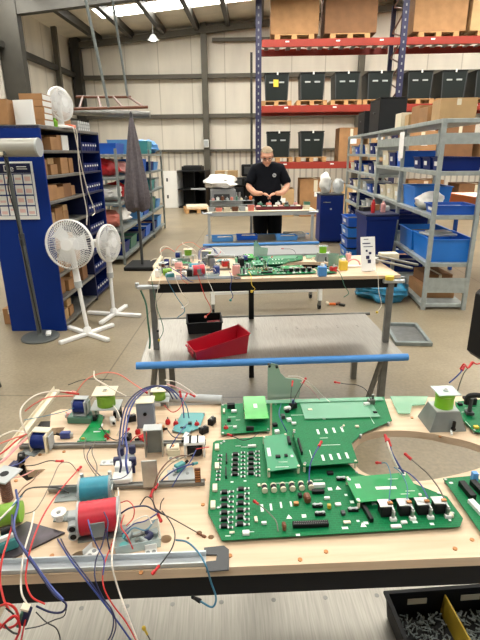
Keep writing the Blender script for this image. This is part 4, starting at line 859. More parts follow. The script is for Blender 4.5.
# ---------------------------------------------------------------- the second bench carries the same board
for o in BOARD1:
    l2 = {board: 'pale plywood test board of the second bench, crowded with parts', r1: 'thin steel rail on the second plywood board, farther one', r2: 'thin steel rail on the second plywood board, nearer one',
          tri: 'dark sheet for the shade in the pointed cut-out of the second plywood board', fr: 'aluminium edge rail along the second plywood board', hook: 'dark hook-shaped plate on the second plywood board', sr: 'cream metal side rail left of the second plywood board', br_: 'round rail along the back of the second plywood board'}[o]
    dup(o, label=l2, M=MOVE12 @ o.matrix_basis)
for o, l2 in ITEMS:
    if l2: dup(o, label=l2, M=MOVE12 @ o.matrix_basis)

# ---------------------------------------------------------------- on and around the second bench
t = thing('open_front_bin', 'red open-fronted plastic parts bin on the second bench\'s steel shelf', 'parts bin', (-0.235, 2.69, 0.467), R(24), None)
mb = MB(); w_, d_, h_ = 0.34, 0.185, 0.125
def rcx(a, b, zs): return [(-a, -b, zs[0]), (a, -b, zs[1]), (a, b, zs[1]), (-a, b, zs[0])]
mb.rings([rcx(.155, .08, (0, 0)), rcx(.165, .088, (.055, .105)), rcx(.17, .0925, (.062, .125)), rcx(.166, .0885, (.062, .125)), rcx(.158, .084, (.05, .1)), rcx(.15, .076, (.004, .004))])
mb.build('body', 'bin_red', t)
MB().box((-.176, 0, .05), (.012, .15, .006), bev=.002, R_=Matrix.Rotation(R(-25), 3, 'Y')).box((-.172, 0, .03), (.004, .11, .03), bev=.001).build('front_lip', 'bin_red', t)
MB().box((.168, 0, .127), (.012, .188, .006), bev=.002).build('rear_rim', 'bin_red', t)
t = thing('shallow_bin', 'shallow black tray of red clips behind the red bin', 'tray', (-0.36, 3.1, 0.467), R(8))
MB().tub(.235, .20, .075, .004, .92, lip=.004).build('body', 'soft_black', t)
rnd = random.Random(5)
for k in range(5):
    c = MB().cyl((-.04, 0, 0), (.05, 0, .0), .008, seg=8).box((.05, 0, 0), (.02, .016, .012), bev=.002).build('red_clip', 'salmon' if k % 2 else 'red')
    tag(c, ('red', 'pinkish')[k % 2] + ' clip lying in the shallow black tray, ' + ORD[k] + ' from the front', 'clip', 'clips in the black tray', (-0.345 + .01 * k, 3.06 + .022 * k, .4805 + .006 * k), R(rnd.uniform(-30, 30)))
def bl2(u, v, z): return M2 @ Vector((u, v, TOP + z))
t = thing('instruction_card', 'white printed card standing upright at the right end of the second bench', 'card', bl2(1.335, .10, 0.0005), A2 + R(6))
tl = Matrix.Rotation(R(-14), 3, 'X')
MB().box((0, .026, .105), (.092, .004, .21), R_=tl).build('card', 'paper', t)
mb = MB()
for x, z, a, b in ((-.01, .17, .05, .006), (0, .15, .06, .004), (-.01, .125, .012, .012), (.012, .11, .016, .014), (-.004, .085, .022, .02), (.006, .06, .02, .022), (-.012, .195, .03, .004)):
    q = tl @ Vector((x, -.0032, z - .105)); mb.box((q.x, .026 + q.y, .105 + q.z), (a, .001, b), R_=tl)
mb.build('print', 'wire_navy', t, 0)
MB().box((0, .02, .012), (.05, .03, .024), bev=.004).build('stand', 'black', t)
t = thing('tape_roll', 'roll of yellow tape hung on the second bench\'s right clamp', 'tape', bl2(1.43, -.012, -.012), A2)
MB().lathe([(.012, -.012), (.026, -.012), (.026, .012), (.012, .012)], seg=18).build('roll', 'yellow', t)
MB().lathe([(.009, -.011), (.0125, -.011), (.0125, .011), (.009, .011)], seg=16).build('core', 'cardboard', t)
t = thing('clamp_arms', 'pair of long steel clamp arms reaching off the second bench\'s right corner', 'clamp', bl2(1.44, .30, 0.003), A2)
MB().box((.06, -.12, .03), (.018, .34, .012), bev=.002, R_=Matrix.Rotation(R(28), 3, 'Z')).build('arm', 'dull_steel', t)
MB().box((.10, -.10, .045), (.018, .34, .012), bev=.002, R_=Matrix.Rotation(R(28), 3, 'Z')).build('arm', 'dull_steel', t)
MB().box((-.01, .04, .02), (.08, .06, .04), bev=.004).build('block', 'steel', t)
MB().box((.1, .04, .045), (.12, .07, .04), bev=.004).build('head', 'cream', t)
for k, (px, py, c, lab) in enumerate(((322, 276, 'sky_blue', 'small teal box on the second board left of the white card'), (333, 268, 'jade_glass', 'pale green clear cup behind the teal box on the second board'), (343, 270, 'yellow', 'yellow cap standing near the white card'), (353, 267, 'pink', 'pink coil of tubing left of the white card'))):
    p = Zp(px, py, TOP + .001); p.z = TOP + .0005; tt = thing('small_part', lab, 'component', p, A2)
    if k == 1: MB().lathe([(.03, 0), (.036, .09), (.033, .09), (.027, .004)], seg=16).build('cup', c, tt)
    elif k == 3:
        MB().tube([(.045 * math.cos(a / 10 * math.pi), 0, .045 * math.sin(a / 10 * math.pi) + .007) for a in range(11)], .006, 8).build('loop', c, tt)
        MB().box((0, .0, .006), (.11, .03, .012), bev=.003).build('foot', 'white', tt)
    else:
        MB().box((0, 0, .03), (.05, .04, .06), bev=.004).build('body', c, tt); MB().cyl((0, 0, .06), (0, 0, .075), .012, seg=12).build('cap', 'white', tt)
# extra fittings crowding the second board (same kinds as on the first)
rnd = random.Random(11)
pool = [(o, o['category']) for o, l2 in ITEMS if o['category'] in ('terminal block', 'crimp cap', 'bracket')]
spots = [(.05, .1), (.16, .3), (.24, .08), (.33, .42), (.40, .12), (.46, .34), (.30, .2), (.12, .46), (.52, .1), (.56, .3), (.2, .5), (.6, .48), (1.12, .12), (1.22, .3), (1.16, .46), (1.3, .44), (.38, .28), (.08, .2)]
where = ['at its near left corner', 'behind the red reel', 'near the front left', 'beside the grey transformer box', 'left of the main board\'s near edge', 'left of the main board', 'beside the cyan reel', 'at its back left', 'by the main board\'s near left corner', 'at the main board\'s left edge', 'along the back left edge', 'behind the main board', 'at the near right', 'in front of the lime coil', 'right of the lime coil', 'at its back right corner', 'beside the channel frame', 'along its left edge']
for k, (u, v) in enumerate(spots):
    a_, col = rnd.uniform(0, 3), ['white', 'pink', 'soft_black', 'galv', 'wire_blue', 'red', 'cream'][k % 7]
    tt = thing('wiring_block', ['white', 'pink', 'black', 'galvanised', 'blue', 'red', 'cream'][k % 7] + ' wiring block on the second plywood board, ' + where[k], 'wiring block', bl2(u, v, .0125 if .55 < u < .7 else .0006), A2 + a_)
    hh = rnd.uniform(.025, .06); MB().box((0, 0, hh / 2), (.045, .03, hh), bev=.003).build('body', col, tt); MB().box((0, -.012, hh + .004), (.036, .008, .008), bev=.001).cyl((.012, .008, hh), (.012, .008, hh + .012), .005, seg=8).build('terminal', 'light_grey', tt)
def fwire(label, col, pts, r=.0016, end=None, copy=False):
    P = [Vector(p) for p in pts]; c = P[0].copy(); sp = smooth_path([p - c for p in P], 6)
    o = MB().tube(sp, r, 6).build('wire', col); tag(o, label, 'wire', None, c)
    if end: MB().box(sp[-1], (.014, .012, .014), bev=.003).build('crimp_terminal', end, o)
    return o
for k, (px, c, e, ln, dx) in enumerate(((152, 'wire_green', 'yellow', .36, .02), (160, 'wire_white', 'wire_black', .30, -.03), (167, 'wire_teal', None, .22, .05), (176, 'wire_white', 'white', .16, .03), (199, 'wire_red', 'salmon', .22, .03), (252, 'yellow', 'yellow', .07, 0), (384, 'wire_white', 'yellow', .22, .01), (345, 'wire_green', None, .12, .02), (232, 'wire_blue', 'teal', .12, -.01))):
    p = Zp(px, 281, TOP); q = M2.inverted() @ p
    fwire(['green', 'white', 'teal', 'cream', 'red', 'yellow', 'pale', 'dark green', 'blue'][k] + ' wire hanging over the second bench\'s front edge, ' + ['by the left post', 'next to the green one', 'third from the left post', 'looping near the left post', 'above the black tray', 'above the centre leg', 'below the white card', 'in front of the teal box', 'near the aluminium rail\'s end'][k], c,
          [bl2(q.x - .01, .06, .03), bl2(q.x, -.012, .012), bl2(q.x + dx, -.03, -.08 * ln / .2), bl2(q.x + dx * 1.5 + .02, -.025, -ln * .8), bl2(q.x + dx, -.03, -ln)], .0022, e)

fwire('grey-green cable strapped along the second bench\'s left post', 'wire_green', [bl2(-.05, .02, -.06), bl2(-.022, .0, -.14), bl2(-.018, .0, -.26), bl2(-.014, .0, -.36), bl2(-.02, -.01, -.42)], .006)

# ---------------------------------------------------------------- wheeled trolley behind the second bench
t = thing('wheeled_trolley', 'white-legged wheeled trolley with a grey top behind the second bench', 'trolley', (-.49, 4.82, 0), R(7))
MB().box((.6, .24, .61), (1.2, .5, .02), bev=.004).build('top', 'grey', t)
for x in (.03, 1.17):
    for y in (.03, .45):
        MB().box((x, y, .352), (.04, .04, .495), bev=.004).build('leg', 'white', t)
        cs = MB().cyl((x, y, .105), (x, y, .075), .014, seg=8).box((x, y + .012, .07), (.03, .05, .05), bev=.006).build('castor', 'dull_steel', t)
        MB().cyl((x - .013, y + .02, .037), (x + .013, y + .02, .037), .036, seg=14).build('wheel', 'soft_black', cs)
for y in (.03, .45): MB().box((.6, y, .57), (1.1, .03, .05)).build('rail', 'white', t)
MB().box((.6, .24, .16), (1.16, .03, .03)).build('stretcher', 'white', t)

# ---------------------------------------------------------------- third bench
TP = TOP; TOP = .862
B3, A3 = Vector((-.68, 6.68, 0)), R(5.6); M3 = Matrix.Translation(B3) @ Matrix.Rotation(A3, 4, 'Z')
b3 = bench('third workbench with pale steel frame, the person standing behind it', B3, A3, G_B, .43)
for ch in b3.children:
    n = ch.name.split('.')[0]
    if n in ('front_beam', 'rear_beam', 'side_beam', 'post', 'leg', 'brace', 'centre_leg'): ch.data.materials[0] = MATS['light_grey']
    if n == 'rear_edge': ch.data.materials[0] = MATS['foam_blue']; ch.scale = (1, 1, 1)
TOP = TP
def bl3(u, v, z): return M3 @ Vector((u, v, z))
MB().box((BW / 2, BD / 2, .842), (BW, BD, .012), bev=.003).build('bench_top', 'cream', b3)
Z3 = .8485
t = thing('wrapped_machine', 'grey machine under a crumpled white plastic bag on the third bench', 'machine', bl3(.23, .415, Z3), A3)
MB().box((0, 0, .14), (.36, .26, .28), bev=.02).box((.2, -.02, .08), (.14, .2, .14), bev=.01).build('body', 'grey', t)
MB().box((-.02, -.14, .16), (.22, .02, .10), bev=.006).build('front_panel', 'dark_grey', t)
for k in range(3): MB().cyl((.14 + .045 * k, -.1, .15), (.14 + .045 * k, -.1, .23), .015, seg=10).build('spindle', 'steel', t)
def blob(name, c, sz, m, parent=None, seed=0, amp=.18, sub=3, flat=None):
    bm = bmesh.new(); bmesh.ops.create_icosphere(bm, subdivisions=sub, radius=1.0); r = random.Random(seed); ph = [r.uniform(0, 6) for _ in range(9)]
    for v in bm.verts:
        p = v.co.copy(); n = sum(math.sin(p[i % 3] * (3 + 2.1 * i) + ph[i] + 2.2 * p[(i + 1) % 3]) / (1 + .35 * i) for i in range(9)) / 3
        q = p * (1 + amp * n)
        if flat is not None and q.z < flat: q.z = flat + (q.z - flat) * .08
        v.co = Vector((c[0] + q.x * sz[0], c[1] + q.y * sz[1], c[2] + q.z * sz[2]))
    me = bpy.data.meshes.new(name); bm.to_mesh(me); bm.free(); me.materials.append(MATS[m]); me.polygons.foreach_set('use_smooth', [True] * len(me.polygons)); me.set_sharp_from_angle(angle=R(50))
    o = bpy.data.objects.new(name, me); COL.objects.link(o)
    if parent is not None: o.parent = parent
    return o
bag = blob('plastic_bag', (0, 0, .075), (.25, .18, .10), 'bag_white', None, 4, .35, 3, -.7)
tag(bag, 'crumpled white plastic bag thrown over the grey machine on the third bench', 'plastic bag', None, bl3(.19, .43, Z3 + .285), A3)
t = thing('parts_tray', 'long dark red tray of small circuit boards in front of the person', 'tray', bl3(1.0, .22, Z3), A3)
MB().tub(.66, .24, .045, .006, .97).build('tray', 'dark_red', t)
for k in range(8):
    MB().box((-.28 + .08 * k, .02 * (k % 3 - 1), .035), (.055, .12, .03), bev=.003).build('board', ['pink', 'wire_green', 'light_grey', 'cream'][k % 4], t)
for k, (u, v, c, h) in enumerate(((.0599, .05, 'light_grey', .05), (.16, .05, 'salmon', .04), (.27, .05, 'cream', .045), (.38, .05, 'brown', .05), (.48, .05, 'light_grey', .06), (.60, .06, 'salmon', .07), (1.42, .3, 'wire_green', .08), (1.38, .12, 'cream', .05))):
    tt = thing('parts_pot', ['small grey parts pot', 'salmon parts pot', 'cream parts pot', 'brown parts pot', 'taller grey parts pot', 'tall salmon parts pot', 'green parts pot', 'low cream parts pot'][k] + ' on the third bench, ' + ['at its left end', 'second from its left end', 'third from its left end', 'below the machine\'s spindles', 'right of the machine', 'beside the person\'s hand', 'at its right end', 'in front of its right end'][k], 'pot', bl3(u, v, Z3), A3)
    MB().tub(.085, .075, h, .003, .9, lip=.003).build('pot', c, tt); MB().box((0, 0, h * .6), (.06, .05, .02), bev=.004).build('contents', 'dull_steel', tt)
for k, (u, v, c) in enumerate(((.2, .1, 'sky_blue'), (.55, .2, 'bin_blue'), (1.25, .3, 'light_grey'), (1.1, .1, 'sky_blue'))):
    tt = thing('shelf_tray', ['pale blue tray on the third bench\'s lower shelf, left end', 'bright blue tray in the middle left of the third bench\'s shelf', 'grey tray at the right of the third bench\'s shelf', 'pale blue tray below the person on the third bench\'s shelf'][k], 'tray', bl3(u, v, .4395), A3)
    MB().tub(.3, .2, .06, .004, .95).build('tray', c, tt); MB().box((.03, 0, .03), (.2, .12, .04), bev=.008).build('contents', 'cream', tt)

t = thing('bench_rack', 'low two-tier steel rack in front of the grey machine on the third bench', 'rack', bl3(.345, .16, Z3), A3)
for z in (.07, .13): MB().box((0, 0, z), (.62, .10, .008), bev=.002).build('tier', 'galv', t)
for sx in (-.3, .3): MB().box((sx, 0, .068), (.014, .09, .136)).build('upright', 'galv', t)
for k in range(9):
    c = ['pink', 'white', 'brown', 'light_grey', 'salmon', 'wire_green', 'cream', 'dark_grey', 'orange'][k]; hh = .03 + .012 * (k % 3)
    tt = thing('small_part', ['pink', 'white', 'brown', 'grey', 'salmon', 'green', 'cream', 'dark grey', 'orange'][k] + ' small part on top of the third bench\'s steel rack', 'component', bl3(.085 + .065 * k, .16, Z3 + .1345), A3 + .3 * k)
    MB().box((0, 0, hh / 2), (.04, .03, hh), bev=.004).build('body', c, tt); MB().cyl((0, 0, hh), (0, 0, hh + .014), .007, seg=8).build('pin', 'steel', tt)
for k in range(5):
    c = ['wire_green', 'salmon', 'white', 'dark_grey', 'pink'][k]
    tt = thing('small_part', ['green', 'salmon', 'white', 'dark grey', 'pink'][k] + ' small part behind the dark red tray on the third bench', 'component', bl3(.76 + .13 * k, .42, Z3), A3 + .4 * k)
    MB().box((0, 0, .035), (.07, .05, .07), bev=.006).build('body', c, tt); MB().cyl((.01, 0, .07), (.01, 0, .09), .012, seg=10).build('knob', 'light_grey', tt)

# ---------------------------------------------------------------- the person behind the third bench
def skin_mesh(pts, edges, rad, root=0, sub=2):
    me = bpy.data.meshes.new('skin'); me.from_pydata(pts, edges, []); o = bpy.data.objects.new('skin', me); COL.objects.link(o)
    m = o.modifiers.new('skin', 'SKIN'); m.use_smooth_shade = True
    if not me.skin_vertices: 
        bm = bmesh.new(); bm.from_mesh(me); bm.verts.layers.skin.verify(); bm.to_mesh(me); bm.free()
    for i, r in enumerate(rad):
        sv = me.skin_vertices[0].data[i]; sv.radius = r if isinstance(r, tuple) else (r, r); sv.use_root = (i == root)
    s_ = o.modifiers.new('sub', 'SUBSURF'); s_.levels = sub; s_.render_levels = sub
    res = bpy.data.meshes.new_from_object(o.evaluated_get(bpy.context.evaluated_depsgraph_get())); bpy.data.objects.remove(o); return res
def joined(name, meshes, m, parent, extra=None):
    mb = MB()
    for q in meshes: mb.b.from_mesh(q)
    if extra: extra(mb)
    for f in mb.b.faces: f.material_index = 0
    return mb.build(name, m, parent, 180)
PS = thing('person', 'person with short hair and glasses in dark t-shirt, looking down and working with both hands', 'person', (.155, 7.62, 0), R(3))
sh = 1.36
body_p = [(0, 0, .94), (0, 0, 1.08), (0, .02, 1.24), (0, .015, 1.37), (0, -.005, 1.42), (-.012, -.03, 1.465),
          (-.175, .015, sh - .035), (-.30, -.04, 1.12), (-.20, -.20, 1.03), (-.085, -.285, 1.035),
          (.175, .015, sh - .035), (.30, -.04, 1.12), (.20, -.20, 1.03), (.085, -.285, 1.035),
          (-.10, .0, .86), (-.11, -.02, .49), (-.115, .03, .09), (-.125, -.10, .035),
          (.10, .0, .86), (.11, -.02, .49), (.115, .03, .09), (.125, -.10, .035)]
body_e = [(0, 1), (1, 2), (2, 3), (3, 4), (4, 5), (3, 6), (6, 7), (7, 8), (8, 9), (3, 10), (10, 11), (11, 12), (12, 13), (0, 14), (14, 15), (15, 16), (16, 17), (0, 18), (18, 19), (19, 20), (20, 21)]
body_r = [(.15, .11), (.165, .125), (.18, .13), (.11, .08), (.072), .066, .055, .052, .045, .03, .055, .052, .045, .03, .08, .058, .042, .035, .08, .058, .042, .035]
hands = []
for sx in (-1, 1):
    base = Vector((sx * .085, -.285, 1.035)); fw = Vector((-sx * .8, -.5, -.25)).normalized(); up = Vector((0, .25, .97)); side = fw.cross(up).normalized()
    pts = [base, base + fw * .045, base + fw * .08]; ed = [(0, 1), (1, 2)]; rd_ = [.026, (.036, .017), (.038, .015)]
    hands.append(skin_mesh([tuple(p) for p in pts], ed, rd_, 0, 2))
    for f in range(4):
        o_ = side * (-.03 + .02 * f); L = (.062, .074, .07, .052)[f] if sx > 0 else (.052, .07, .074, .062)[f]
        a0 = base + fw * .065 + o_; a1 = a0 + fw * L * .5 + Vector((0, 0, -.006)); a2 = a1 + fw * L * .25 + Vector((0, 0, -.02)); a3 = a2 + Vector((0, .006, -.018))
        hands.append(skin_mesh([tuple(p) for p in (a0, a1, a2, a3)], [(0, 1), (1, 2), (2, 3)], [.010, .0095, .009, .008], 0, 1))
    a0 = base + fw * .02 + side * (-.026 if sx > 0 else -.026) * 1.0; a0 = base + fw * .025 + Vector((0, .024, .004)); a1 = a0 + fw * .03 + Vector((0, .012, .004)); a2 = a1 + fw * .03 + Vector((0, -.012, -.012))
    hands.append(skin_mesh([tuple(p) for p in (a0, a1, a2)], [(0, 1), (1, 2)], [.012, .011, .009], 0, 1))
HT = Matrix.Rotation(R(24), 4, 'X'); HC = Vector((-.02, -.07, 1.545)); HS = 1.1
def hp(x, y, z): return HC + (HT.to_3x3() @ Vector((x, y, z))) * HS
def head(mb):
    n0 = len(mb.b.verts); HR = Matrix.Translation(HC) @ HT @ Matrix.Scale(HS, 4)
    def sph(c, sc, u=20, v=14): bmesh.ops.create_uvsphere(mb.b, u_segments=u, v_segments=v, radius=1.0, matrix=HR @ Matrix.Translation(c) @ Matrix.Diagonal((*sc, 1)))
    sph((0, .012, .03), (.078, .098, .088)); sph((0, -.022, -.045), (.060, .066, .072)); sph((0, -.062, -.085), (.030, .026, .026))
    sph((0, -.095, -.018), (.013, .022, .020), 10, 8); sph((0, -.080, .012), (.010, .016, .030), 10, 8)
    for sx in (-1, 1): sph((sx * .079, .012, -.005), (.010, .020, .032), 10, 8); sph((sx * .036, -.064, -.025), (.026, .024, .026), 12, 8)
    sph((0, -.070, .040), (.055, .020, .014), 14, 8)
body = joined('body', [skin_mesh(body_p, body_e, body_r)] + hands, 'skin', PS, head)
def cloth(name, pts, ed, rad, m, root=0, sub=2): return joined(name, [skin_mesh(pts, ed, rad, root, sub)], m, PS)
k_ = lambda i: body_p[i]
tee = cloth('t_shirt', [(0, 0, .78), k_(1), k_(2), (0, .015, 1.37), (0, -.004, 1.475), (-.18, .012, sh - .01), (-.275, -.02, 1.18), (-.29, -.033, 1.145), (.18, .012, sh - .01), (.275, -.02, 1.18), (.29, -.033, 1.145)],
      [(0, 1), (1, 2), (2, 3), (3, 4), (3, 5), (5, 6), (6, 7), (3, 8), (8, 9), (9, 10)], [(.235, .175), (.235, .175), (.225, .162), (.185, .13), (.10, .09), .112, .088, .084, .112, .088, .084], 'shirt')
mb = MB(); mb.cyl((.085, -.160, 1.285), (.085, -.169, 1.285), .028, seg=18).build('chest_badge', 'light_grey', PS)
MB().box((.085, -.1700, 1.285), (.036, .003, .010), bev=.001, R_=Matrix.Rotation(R(20), 3, 'Y')).build('badge_stripe', 'deep_navy', PS)
cloth('trousers', [(0, 0, 1.04), (-.095, 0, .84), (-.112, -.02, .49), (-.115, .025, .12), (.095, 0, .84), (.112, -.02, .49), (.115, .025, .12)], [(0, 1), (1, 2), (2, 3), (0, 4), (4, 5), (5, 6)], [(.215, .155), .148, .122, .098, .148, .122, .098], 'trousers')
for sx in (-1, 1):
    mb = MB(); x = sx * .12
    mb.rings([[(x + a * (.048 if i else .05), -.055 + b * (.135 if i < 2 else .10) + (0 if i < 2 else .03), (.0, .045, .09)[i]) for a, b in [(math.cos(q * math.pi / 8), math.sin(q * math.pi / 8)) for q in range(16)]] for i in range(3)]).build('shoe', 'shoe', PS)
mb = MB()
bm = mb.b; bmesh.ops.create_uvsphere(bm, u_segments=22, v_segments=14, radius=1.0, matrix=Matrix.Translation(HC) @ HT @ Matrix.Scale(HS, 4) @ Matrix.Translation((0, .02, .038)) @ Matrix.Diagonal((.086, .102, .091, 1)))
inv = (Matrix.Translation(HC) @ HT @ Matrix.Scale(HS, 4)).inverted()
bmesh.ops.delete(bm, geom=[v for v in bm.verts if (inv @ v.co).y < -.02 and (inv @ v.co).z < .072 - .0 * (inv @ v.co).y or (inv @ v.co).z < -.05], context='VERTS')
mb.build('hair', 'hair', PS, 180)
for sx in (-1, 1):
    MB().ball(hp(sx * .031, -.079, .008), .012, (1.2, .6, .7)).build('eye', 'eye', PS)
    MB().tube([hp(sx * .033 + .024 * math.cos(q * math.pi / 6), -.098, .004 + .018 * math.sin(q * math.pi / 6)) for q in range(13)], .0022, 5).build('glasses_rim', 'dark_grey', PS)
    MB().tube([hp(sx * .057, -.098, .008), hp(sx * .078, -.06, .010), hp(sx * .084, .01, .012)], .002, 5).build('glasses_arm', 'dark_grey', PS)
MB().tube([hp(-.01, -.099, .008), hp(.01, -.099, .008)], .002, 5).build('glasses_bridge', 'dark_grey', PS)
MB().ball(hp(0, -.089, -.058), .018, (1.2, .4, .3)).build('mouth', 'lip', PS)
t = thing('small_part', 'tiny dark part held between the person\'s fingertips', 'component', (.153, 7.245, .992), 0); MB().box((0, 0, .006), (.03, .014, .012), bev=.002).build('body', 'dark_grey', t); MB().cyl((-.02, 0, .006), (.02, 0, .006), .003, seg=8).build('pin', 'steel', t)

# ---------------------------------------------------------------- left: blue shelving unit
UA = R(0.8); UO = Vector((-1.83, 4.31, 0)); MU = Matrix.Translation(UO) @ Matrix.Rotation(UA, 4, 'Z')
UL, UW, UH = 1.68, 0.53, 1.84; UD = 1.02           # length, depth, height, divider
LEV = [1.64, 1.425, 1.205, 0.98, 0.76, 0.54, 0.31, 0.06]
t = thing('blue_shelving_unit', 'tall blue steel shelving unit with solid end panel behind the white fans', 'shelving unit', UO, UA)
MB().box((-UW / 2, .012, UH / 2), (UW, .024, UH), bev=.004).build('end_panel', 'panel_blue', t)
MB().box((-UW / 2, UL - .012, UH / 2), (UW, .024, UH), bev=.004).build('end_panel', 'navy', t)
MB().box((-UW / 2, UD, UH / 2), (UW, .02, UH - .02)).build('divider', 'deep_navy', t)
MB().box((-UW + .008, UL / 2, UH / 2), (.016, UL - .05, UH - .01)).build('back_panel', 'deep_navy', t)
MB().box((-UW / 2, UL / 2, UH - .012), (UW, UL, .03), bev=.003).build('top_shelf', 'dull_steel', t)
for z in LEV:
    MB().box((-UW / 2 + .005, UD / 2 + .01, z - .012), (UW - .02, UD - .04, .026), bev=.002).build('shelf', 'dull_steel', t)
    MB().box((-UW / 2 + .005, (UD + UL) / 2, z - .012), (UW - .02, UL - UD - .05, .022), bev=.002).build('shelf', 'deep_navy', t)
def bu(x, y, z): return MU @ Vector((x, y, z))
rnd = random.Random(21)
def carton(name, w_, d_, h_, m, tape=True):
    """closed box: body, two lid flaps, tape (origin at the base centre)"""
    r = bpy.data.objects.new(name, None); COL.objects.link(r)
    MB().box((0, 0, h_ / 2), (w_, d_, h_), bev=min(.004, h_ * .04)).build('carton', m, r)
    for sx in (-1, 1): MB().box((sx * w_ * .2475, 0, h_ + .0008), (w_ * .49, d_ * .99, .0016)).build('flap', m, r)
    if tape: MB().box((0, 0, h_ + .002), (w_ * .12, d_ * .99, .001)).box((0, -d_ / 2 - .0006, h_ * .82), (w_ * .12, .001, h_ * .3)).build('tape', 'cream', r)
    return r
# cartons on the open bay
dd = ['top', 'second', 'third', 'fourth', 'fifth', 'sixth', 'seventh', 'bottom']
LEVH = [.19, .20, .205, .21, .21, .21, .22, .22]
for li, z in enumerate(LEV):
    n = (4, 5, 5, 3, 3, 4, 4, 2)[li]; y = .08
    for k in range(n):
        w_, d_, h_ = rnd.uniform(.12, .2), rnd.uniform(.18, .3), rnd.uniform(.08, LEVH[li] - .05)
        if y + w_ > UD - .03: break
        m = ['cardboard', 'cardboard_light', 'cardboard_dark', 'cardboard', 'paper'][rnd.randrange(5) if li == 0 else rnd.randrange(4)]
        c = carton('cardboard_box', d_, w_, h_, m); tag(c, '%s cardboard box on the blue unit\'s %s open shelf, %s from the near end' % ({'paper': 'white'}.get(m, 'brown'), dd[li], ORD[k]), 'box', 'boxes in the blue shelving unit', bu(-d_ / 2 - rnd.uniform(.02, .08), y + w_ / 2, z + .002), UA + R(rnd.uniform(-4, 4)))
        if h_ < .1 and rnd.random() < .7:
            h2 = rnd.uniform(.05, LEVH[li] - h_ - .05); c2 = carton('cardboard_box', d_ * .8, w_ * .8, h2, 'cardboard_light')
            tag(c2, 'small box stacked on the %s box of the blue unit\'s %s open shelf' % (ORD[k], dd[li]), 'box', 'boxes in the blue shelving unit', bu(-d_ / 2 - .05, y + w_ / 2, z + .005 + h_), UA)
        y += w_ + rnd.uniform(.01, .05)
# picking bins in the far bay
bn = bpy.data.objects.new('picking_bin', None); COL.objects.link(bn)
MB().tub(.3, .078, .085, .003, .92, front=None).build('tub', 'navy', bn); MB().box((.152, 0, .055), (.003, .034, .020)).build('label_card', 'white', bn)
MB().box((.0, 0, .03), (.26, .06, .05), bev=.01).build('contents', 'dark_grey', bn)
first = True
for li, z in enumerate(LEV):
    for k in range(7):
        lab = 'blue picking bin on the blue unit\'s %s far shelf, %s from the near end' % (dd[li], ORD[k]); p = bu(-.175, UD + .055 + k * .087, z + .002)
        if first: tag(bn, lab, 'bin', 'blue picking bins of the blue unit', p, UA); first = False
        else: dup(bn, p, UA, lab)
# things on top of the unit
zt = UH + .0045
c = carton('cardboard_box', .30, .22, .20, 'cardboard'); tag(c, 'brown cardboard box at the near end on top of the blue unit', 'box', 'boxes on top of the blue unit', bu(-.42, .14, zt), R(4))
c = MB().box((0, 0, .1), (.02, .18, .2), bev=.001).build('card_sheet', 'paper'); tag(c, 'white card sheet standing on top of the blue unit\'s near end', 'card', None, bu(-.16, .12, zt), R(80))
for k in range(5):
    c = carton('cardboard_box', .20, .21, .05, 'cardboard', False)
    MB().box((.101, 0, .025), (.002, .19, .04)).build('label', 'white', c)
    tag(c, 'flat labelled box in the stack on the blue unit, %s from the bottom' % ORD[k], 'box', 'stacked flat boxes on the blue unit', bu(-.14, .34, zt + k * .0525), R(2 * (k % 3)))
c = carton('cardboard_box', .24, .30, .17, 'cardboard'); tag(c, 'plain brown box behind the white fan on top of the blue unit', 'box', 'boxes on top of the blue unit', bu(-.24, 1.0, zt), R(3))
for k in range(3):
    t = thing('filing_tray', 'pale wire tray on top of the blue unit\'s far end, %s layer' % ['lowest', 'middle', 'topmost'][k], 'tray', bu(-.22, 1.40, zt + .034 * k), UA, 'pale trays on the blue unit')
    MB().tub(.3, .42, .03, .004, .97).build('tray', 'light_grey', t)
    for q in range(6): MB().box((.151, -.17 + q * .068, .018), (.004, .012, .026)).build('rib', 'white', t, 0)
t = thing('spray_bottle', 'small green bottle beside the flat boxes on the blue unit', 'bottle', bu(-.05, .50, zt), 0)
MB().lathe([(.02, 0), (.024, .01), (.024, .05), (.01, .065), (.01, .08)], seg=14).build('bottle', 'lime', t); MB().cyl((0, 0, .08), (0, 0, .095), .012, seg=12).build('cap', 'white', t)
t = thing('extension_lead', 'white extension lead hanging down the blue unit from its orange plug', 'cable', bu(-.02, .83, zt), UA)
MB().box((0, 0, .02), (.07, .12, .036), bev=.008).build('plug', 'plug_orange', t)
MB().tube(smooth_path([(.03, .02, .02), (.055, .0, -.05), (.05, -.03, -.3), (.045, .0, -.55), (.05, .05, -.8), (.05, .0, -.95)]), .006, 6).build('cord', 'wire_white', t)
MB().tube(smooth_path([(.03, -.03, .02), (.05, -.05, -.05), (.05, .04, -.35), (.05, .16, -.62), (.05, .32, -.84), (.05, .22, -.88)]), .006, 6).build('cord', 'wire_white', t)
